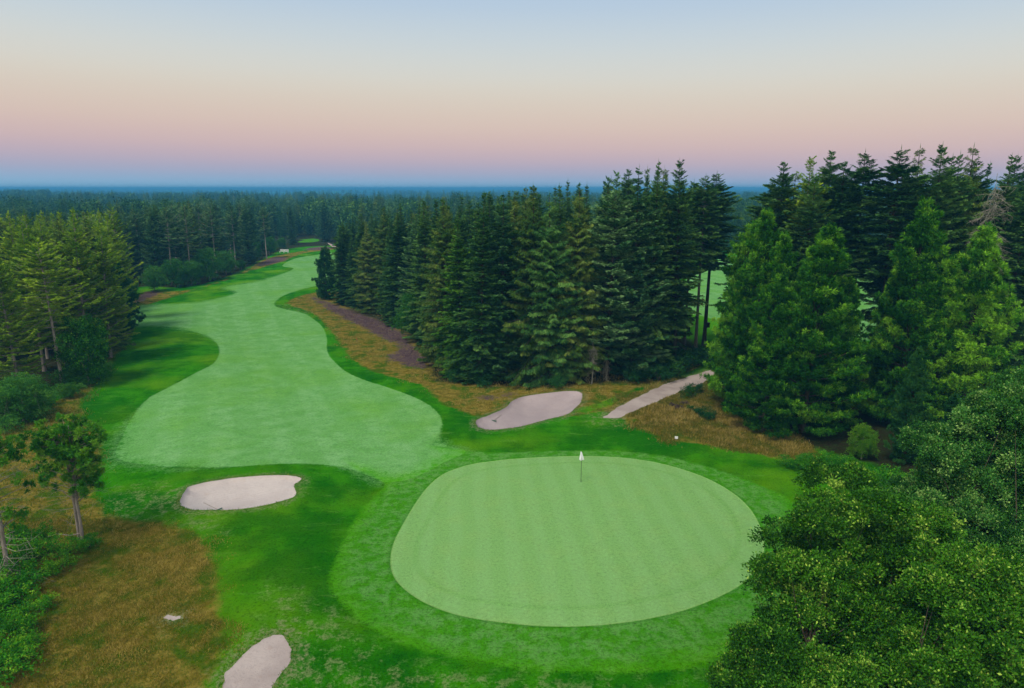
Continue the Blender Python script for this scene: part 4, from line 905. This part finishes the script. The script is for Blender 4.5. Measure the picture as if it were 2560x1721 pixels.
bushes([(px_, 905 - .28 * px_ + dy_, 1.8, 1.3) for px_, dy_ in ((-20, 40), (5, 15), (25, 30), (50, 10), (60, 40), (145, 20), (160, 15), (195, 10), (215, 0))] + [(240, 848, 1.2, 1.2), (228, 868, 1.3, 1.3), (60, 962, 1.5, 1.4), (100, 930, 1.5, 1.4), (150, 905, 1.4, 1.4), (200, 880, 1.2, 1.3), (15, 985, 1.4, 1.4)],
       'low green shrub along the foot of the left wood', 'shrubs along the foot of the left wood', F_LEAF, 'shrub')
bushes([(1440, 872, 1.6, 1.2), (1500, 870, 1.8, 1.2), (1535, 858, 2.2, 1.2), (1560, 845, 2.4, 1.2), (1590, 832, 2.2, 1.2), (1620, 835, 2.4, 1.2), (1270, 884, 1.5, 1.1), (1100, 880, 1.3, 1.1), (1040, 868, 1.4, 1.1)],
       'dark shrub crouching at the foot of the middle wood', 'shrubs at the foot of the middle wood', F_DARK, 'shrub')

# ------------------------------------------------------------------ long grass (uncountable)
def lip_grass():
    r = np.random.default_rng(77); K = Kites(); A = []
    for p, m in ((G_BUNK1, 2400), (G_BUNK2, 2400), (G_PATH2, 1600)):
        k = r.integers(0, len(p), m); a = p[k]; b = p[(k + 1) % len(p)]; L = np.hypot(*(b - a).T); keep = r.random(m) < L / L.max(); a, b = a[keep], b[keep]
        t = (b - a) / (np.hypot(*(b - a).T)[:, None] + 1e-9); pt = a + (b - a) * r.random((len(a), 1)); nn = np.stack([-t[:, 1], t[:, 0]], 1); q = pt + nn * .1
        sg = np.where(inside(p, q[:, 0], q[:, 1]), -1, 1)[:, None]; A.append(pt + nn * sg * r.uniform(-.02, .25, (len(a), 1)))
    A = np.concatenate(A); m = len(A); D = norm(r.normal(0, .5, (m, 3)) * np.array([[1, 1, .2]]) + np.array([[0, 0, 1.]]))
    K.add(np.column_stack([A, h_all(A[:, 0], A[:, 1]) - .02]), D, r.uniform(.05, .16, m), .03, r.normal(0, 1, (m, 3)), r.random(m), .4)
    o = new_obj('bunker_edge_grass', K.mesh('bunker_edge_grass'), foliage_mat('edge_grass_blades', ((.02, .16, .002), (.09, .27, .008), (.34, .36, .07)), 0, .3, .1)); set_props(o, 'ragged grass fringe hanging over the edges of the sand', 'grass', None, 'stuff')
lip_grass()
def long_grass(name, polys, n, lmin, lmax, wd, cols, label, avoid, edge=0.15, patch=1.0, pmax=None):
    r = np.random.default_rng(len(name) + n); K = Kites(); X = []; Y = []
    for p in polys:
        x0, y0 = p.min(0); x1, y1 = p.max(0); m = int(n * 2.5); x = r.uniform(x0, x1, m); y = r.uniform(y0, y1, m)
        ok = (np.abs(x) < y * .78 + 2) & (y > 19); x, y = x[ok], y[ok]
        ok = sdf(p, x, y) + (vnoise(x * .55, y * .55) - .5) * 3 * patch > r.normal(edge, .45, len(x))
        for a in avoid: ok &= sdf(a, x, y) < -.12
        x, y = x[ok], y[ok]; X.append(x[:n]); Y.append(y[:n])
    X = np.concatenate(X); Y = np.concatenate(Y); m = len(X)
    ph = np.clip(.5 + 1.1 * (vnoise(X * .35, Y * .35) - .5) + 1.0 * (vnoise(X * 1.3 + 40, Y * 1.3) - .5) + .5 * (vnoise(X * 4, Y * 4 + 9) - .5), 0, 1)
    D = norm(r.normal(0, .45, (m, 3)) * np.array([[1, 1, .2]]) + np.array([[.15, 0, 1.]])); L = r.uniform(lmin, lmax, m) * (.55 + .7 * ph)
    K.add(np.stack([X, Y, h_all(X, Y) - .03], 1), D, L, wd, r.normal(0, 1, (m, 3)), np.clip(.15 + .55 * ph + r.normal(0, .2, m), 0, 1), .4)
    me = K.mesh(name); o = new_obj(name, me, foliage_mat(name + '_blades', cols, 0, .3, .1)); set_props(o, label, 'grass', None, 'stuff')
STRAW = ((.10, .14, .012), (.27, .21, .03), (.52, .40, .12))
AV = (G_BUNK1, G_BUNK2, G_PATH1, G_PATH2, G_STONE, G_FAIR, G_GREEN)
long_grass('dry_grass', [G_DRY[0]], 110000, .06, .17, .03, ((.08, .19, .005), (.25, .21, .018), (.58, .45, .10)), 'long brown and olive dry grass covering the mound at the lower left', AV)
long_grass('straw_grass', [G_DRY[2]], 40000, .15, .4, .045, STRAW, 'tall straw coloured grass right of the upper bunker and along the path', AV)
long_grass('pale_heath_grass', [G_DRY[1]], 45000, .1, .26, .05, STRAW, 'short faded grass between the middle wood and the fairway', AV + tuple(G_HEATH))
long_grass('olive_grass', [G_DRY[3]], 40000, .12, .35, .045, ((.08, .18, .012), (.21, .24, .03), (.40, .36, .10)), 'yellow olive rough grass between the left wood and the mown rough', AV)
long_grass('heather', G_HEATH[:1], 13000, .1, .22, .08, ((.09, .055, .065), (.17, .11, .12), (.28, .20, .14)), 'low purple brown heather before the middle wood', AV, .9, 1.6)

# ------------------------------------------------------------------ things on the course
WHITE = plain_mat('white_paint', (.80, .80, .80), .5); DARKM = plain_mat('dark_metal', (.04, .05, .05), .4, .5); WOOD = plain_mat('grey_wood', (.28, .24, .19), .8, .2, .3)
GREENP = plain_mat('green_plastic', (.03, .12, .07), .5); BLACKP = plain_mat('black_plastic', (.015, .015, .015), .6); REDP = plain_mat('red_orange_paint', (.55, .12, .05), .6)
LINEN = plain_mat('flag_cloth', (.85, .85, .90), .8, .1, .04)
def flagstick():
    x, y = P(1323, 1097); e = empty('flagstick', (x, y, hz(x, y))); set_props(e, 'dark flagstick with a small drooping white flag standing on the putting green', 'flag')
    T = Tubes(); T.add([(0, 0, -.1), (0, 0, 1.1), (0, 0, 2.18)], [.019, .017, .014], 8); new_obj('pole', T.mesh('pole'), DARKM, e)
    # limp flag hanging in folds from the top of the stick
    n, m = 12, 14; V = []
    for j in range(m):
        t = j / (m - 1)
        for i in range(n):
            s = i / (n - 1); wdt = .06 + .28 * t ** .8
            V.append((-wdt * .35 + s * wdt, -.03 + .05 * math.sin(s * 9 + t * 2) * t, 2.26 - .62 * t - .05 * s * (1 - t) - .07 * math.sin(s * 3.1) * t))
    F = [(j * n + i, j * n + i + 1, (j + 1) * n + i + 1, (j + 1) * n + i) for j in range(m - 1) for i in range(n - 1)]
    fl = new_obj('flag', np_mesh('flag', np.array(V), np.array(F), True), LINEN, e); fl.location.x = -.04
    md = fl.modifiers.new('thick', 'SOLIDIFY'); md.thickness = .006
    T = Tubes(); an = np.linspace(0, 2 * math.pi, 17); T.add(np.stack([.054 * np.cos(an), .054 * np.sin(an), np.full(17, .006)], 1), .006, 4); new_obj('hole_rim', T.mesh('hole_rim'), DARKM, e)
flagstick()
def rake(px, py, px2, py2, label, ln=1.6):
    x, y = P(px, py); x2, y2 = P(px2, py2); a = math.atan2(y2 - y, x2 - x); z = hz(x, y)
    e = empty('bunker_rake', (x, y, z), a); set_props(e, label, 'rake')
    T = Tubes(); T.add([(0, 0, .06), (-ln, 0, .10 + .0)], [.017, .017], 6); new_obj('handle', T.mesh('handle'), WOOD, e)
    T = Tubes(); T.box((0, 0, .05), (.05, .62, .05))
    for k in range(11): T.box((.03, -.28 + k * .056, .0), (.02, .018, .09))
    new_obj('rake_head', T.mesh('rake_head', False), GREENP, e)
rake(495, 1150, 466, 1138, 'rake with green head lying in the lower left bunker')
rake(1124, 953, 1145, 940, 'dark rake lying at the left end of the upper bunker')
for o in [o for o in bpy.data.objects if o.name.startswith('bunker_rake')]:
    o.rotation_euler.z += math.pi
def bench():
    x, y = P(647, 577); e = empty('garden_bench', (x, y, hz(x, y)), R_(-12)); set_props(e, 'white slatted double bench facing the far end of the fairway', 'bench')
    W = 3.0
    T = Tubes(); T.box((0, .28, 1.12), (W, .05, .12)); T.box((0, .28, .60), (W, .05, .08))
    for k in range(25): T.box((-W / 2 + .09 + k * (W - .18) / 24, .28, .86), (.065, .025, .44))
    new_obj('backrest', T.mesh('backrest', False), WHITE, e)
    T = Tubes()
    for k in range(5): T.box((0, -.26 + k * .11, .45), (W, .09, .03))
    new_obj('seat', T.mesh('seat', False), WHITE, e)
    for sx_ in (-W / 2 + .05, 0, W / 2 - .05):
        T = Tubes(); T.box((sx_, -.27, .22), (.08, .07, .44)); T.box((sx_, .33, .59), (.09, .05, 1.18)); T.box((sx_, 0, .40), (.05, .5, .07))
        new_obj('leg', T.mesh('leg', False), WHITE, e)
    for sx_ in (-W / 2 + .05, W / 2 - .05):
        T = Tubes(); T.box((sx_, -.02, .69), (.09, .6, .05)); T.box((sx_, -.27, .565), (.07, .06, .2)); new_obj('armrest', T.mesh('armrest', False), WHITE, e)
bench()
def marker(px, py, mat, label, w_=.22, h_=.16, post=.22):
    x, y = P(px, py); e = empty('marker_sign', (x, y, hz(x, y)), R_(-15)); set_props(e, label, 'marker')
    T = Tubes(); T.box((0, 0, post / 2), (.035, .035, post)); new_obj('post', T.mesh('post', False), WOOD, e)
    T = Tubes(); T.box((0, -.03, post + h_ * .35), (w_, .022, h_)); new_obj('plate', T.mesh('plate', False), mat, e)
marker(1540, 1004, WHITE, 'small white marker plate at the edge of the tall straw grass', .26, .22, .2)
marker(813, 779, REDP, 'small orange marker post in the dry strip beside the fairway', .12, .2, .35)
def nest_box(tree, py, label):
    X, Y = tree.location.x + .34, tree.location.y - .12; _, Z = top_at(1580, py, Y)
    e = empty('nest_box', (X, Y, Z)); set_props(e, label, 'box')
    T = Tubes(); T.box((0, 0, 0), (.40, .34, .6)); new_obj('box_body', T.mesh('box_body', False), BLACKP, e)
    T = Tubes(); T.box((0, -.03, .325), (.48, .44, .045)); new_obj('lid', T.mesh('lid', False), BLACKP, e)
nest_box(TRUNK_BROWN, 750, 'black nest box fixed to the brown bare trunk left of the grey one')
nest_box(TRUNK_DARK, 741, 'black nest box on the dark trunk right of the grey one')

# ------------------------------------------------------------------ air
def haze():
    T = Tubes(); T.box((0, 7000, 7), (36400, 15400, 42)); me = T.mesh('haze', False)
    o = new_obj('haze', me); o['kind'] = 'stuff'; o['label'] = 'thin blue evening haze over the land'
    m = bpy.data.materials.new('haze'); m.use_nodes = True; t = m.node_tree; t.nodes.clear(); oo = t.nodes.new('ShaderNodeOutputMaterial'); pv = t.nodes.new('ShaderNodeVolumePrincipled')
    pv.inputs['Color'].default_value = (.11, .50, .90, 1); pv.inputs['Density'].default_value = .0005; pv.inputs['Anisotropy'].default_value = 0
    t.links.new(pv.outputs[0], oo.inputs['Volume']); me.materials.append(m)
haze()
print('script done', round(time.time() - T0, 1))
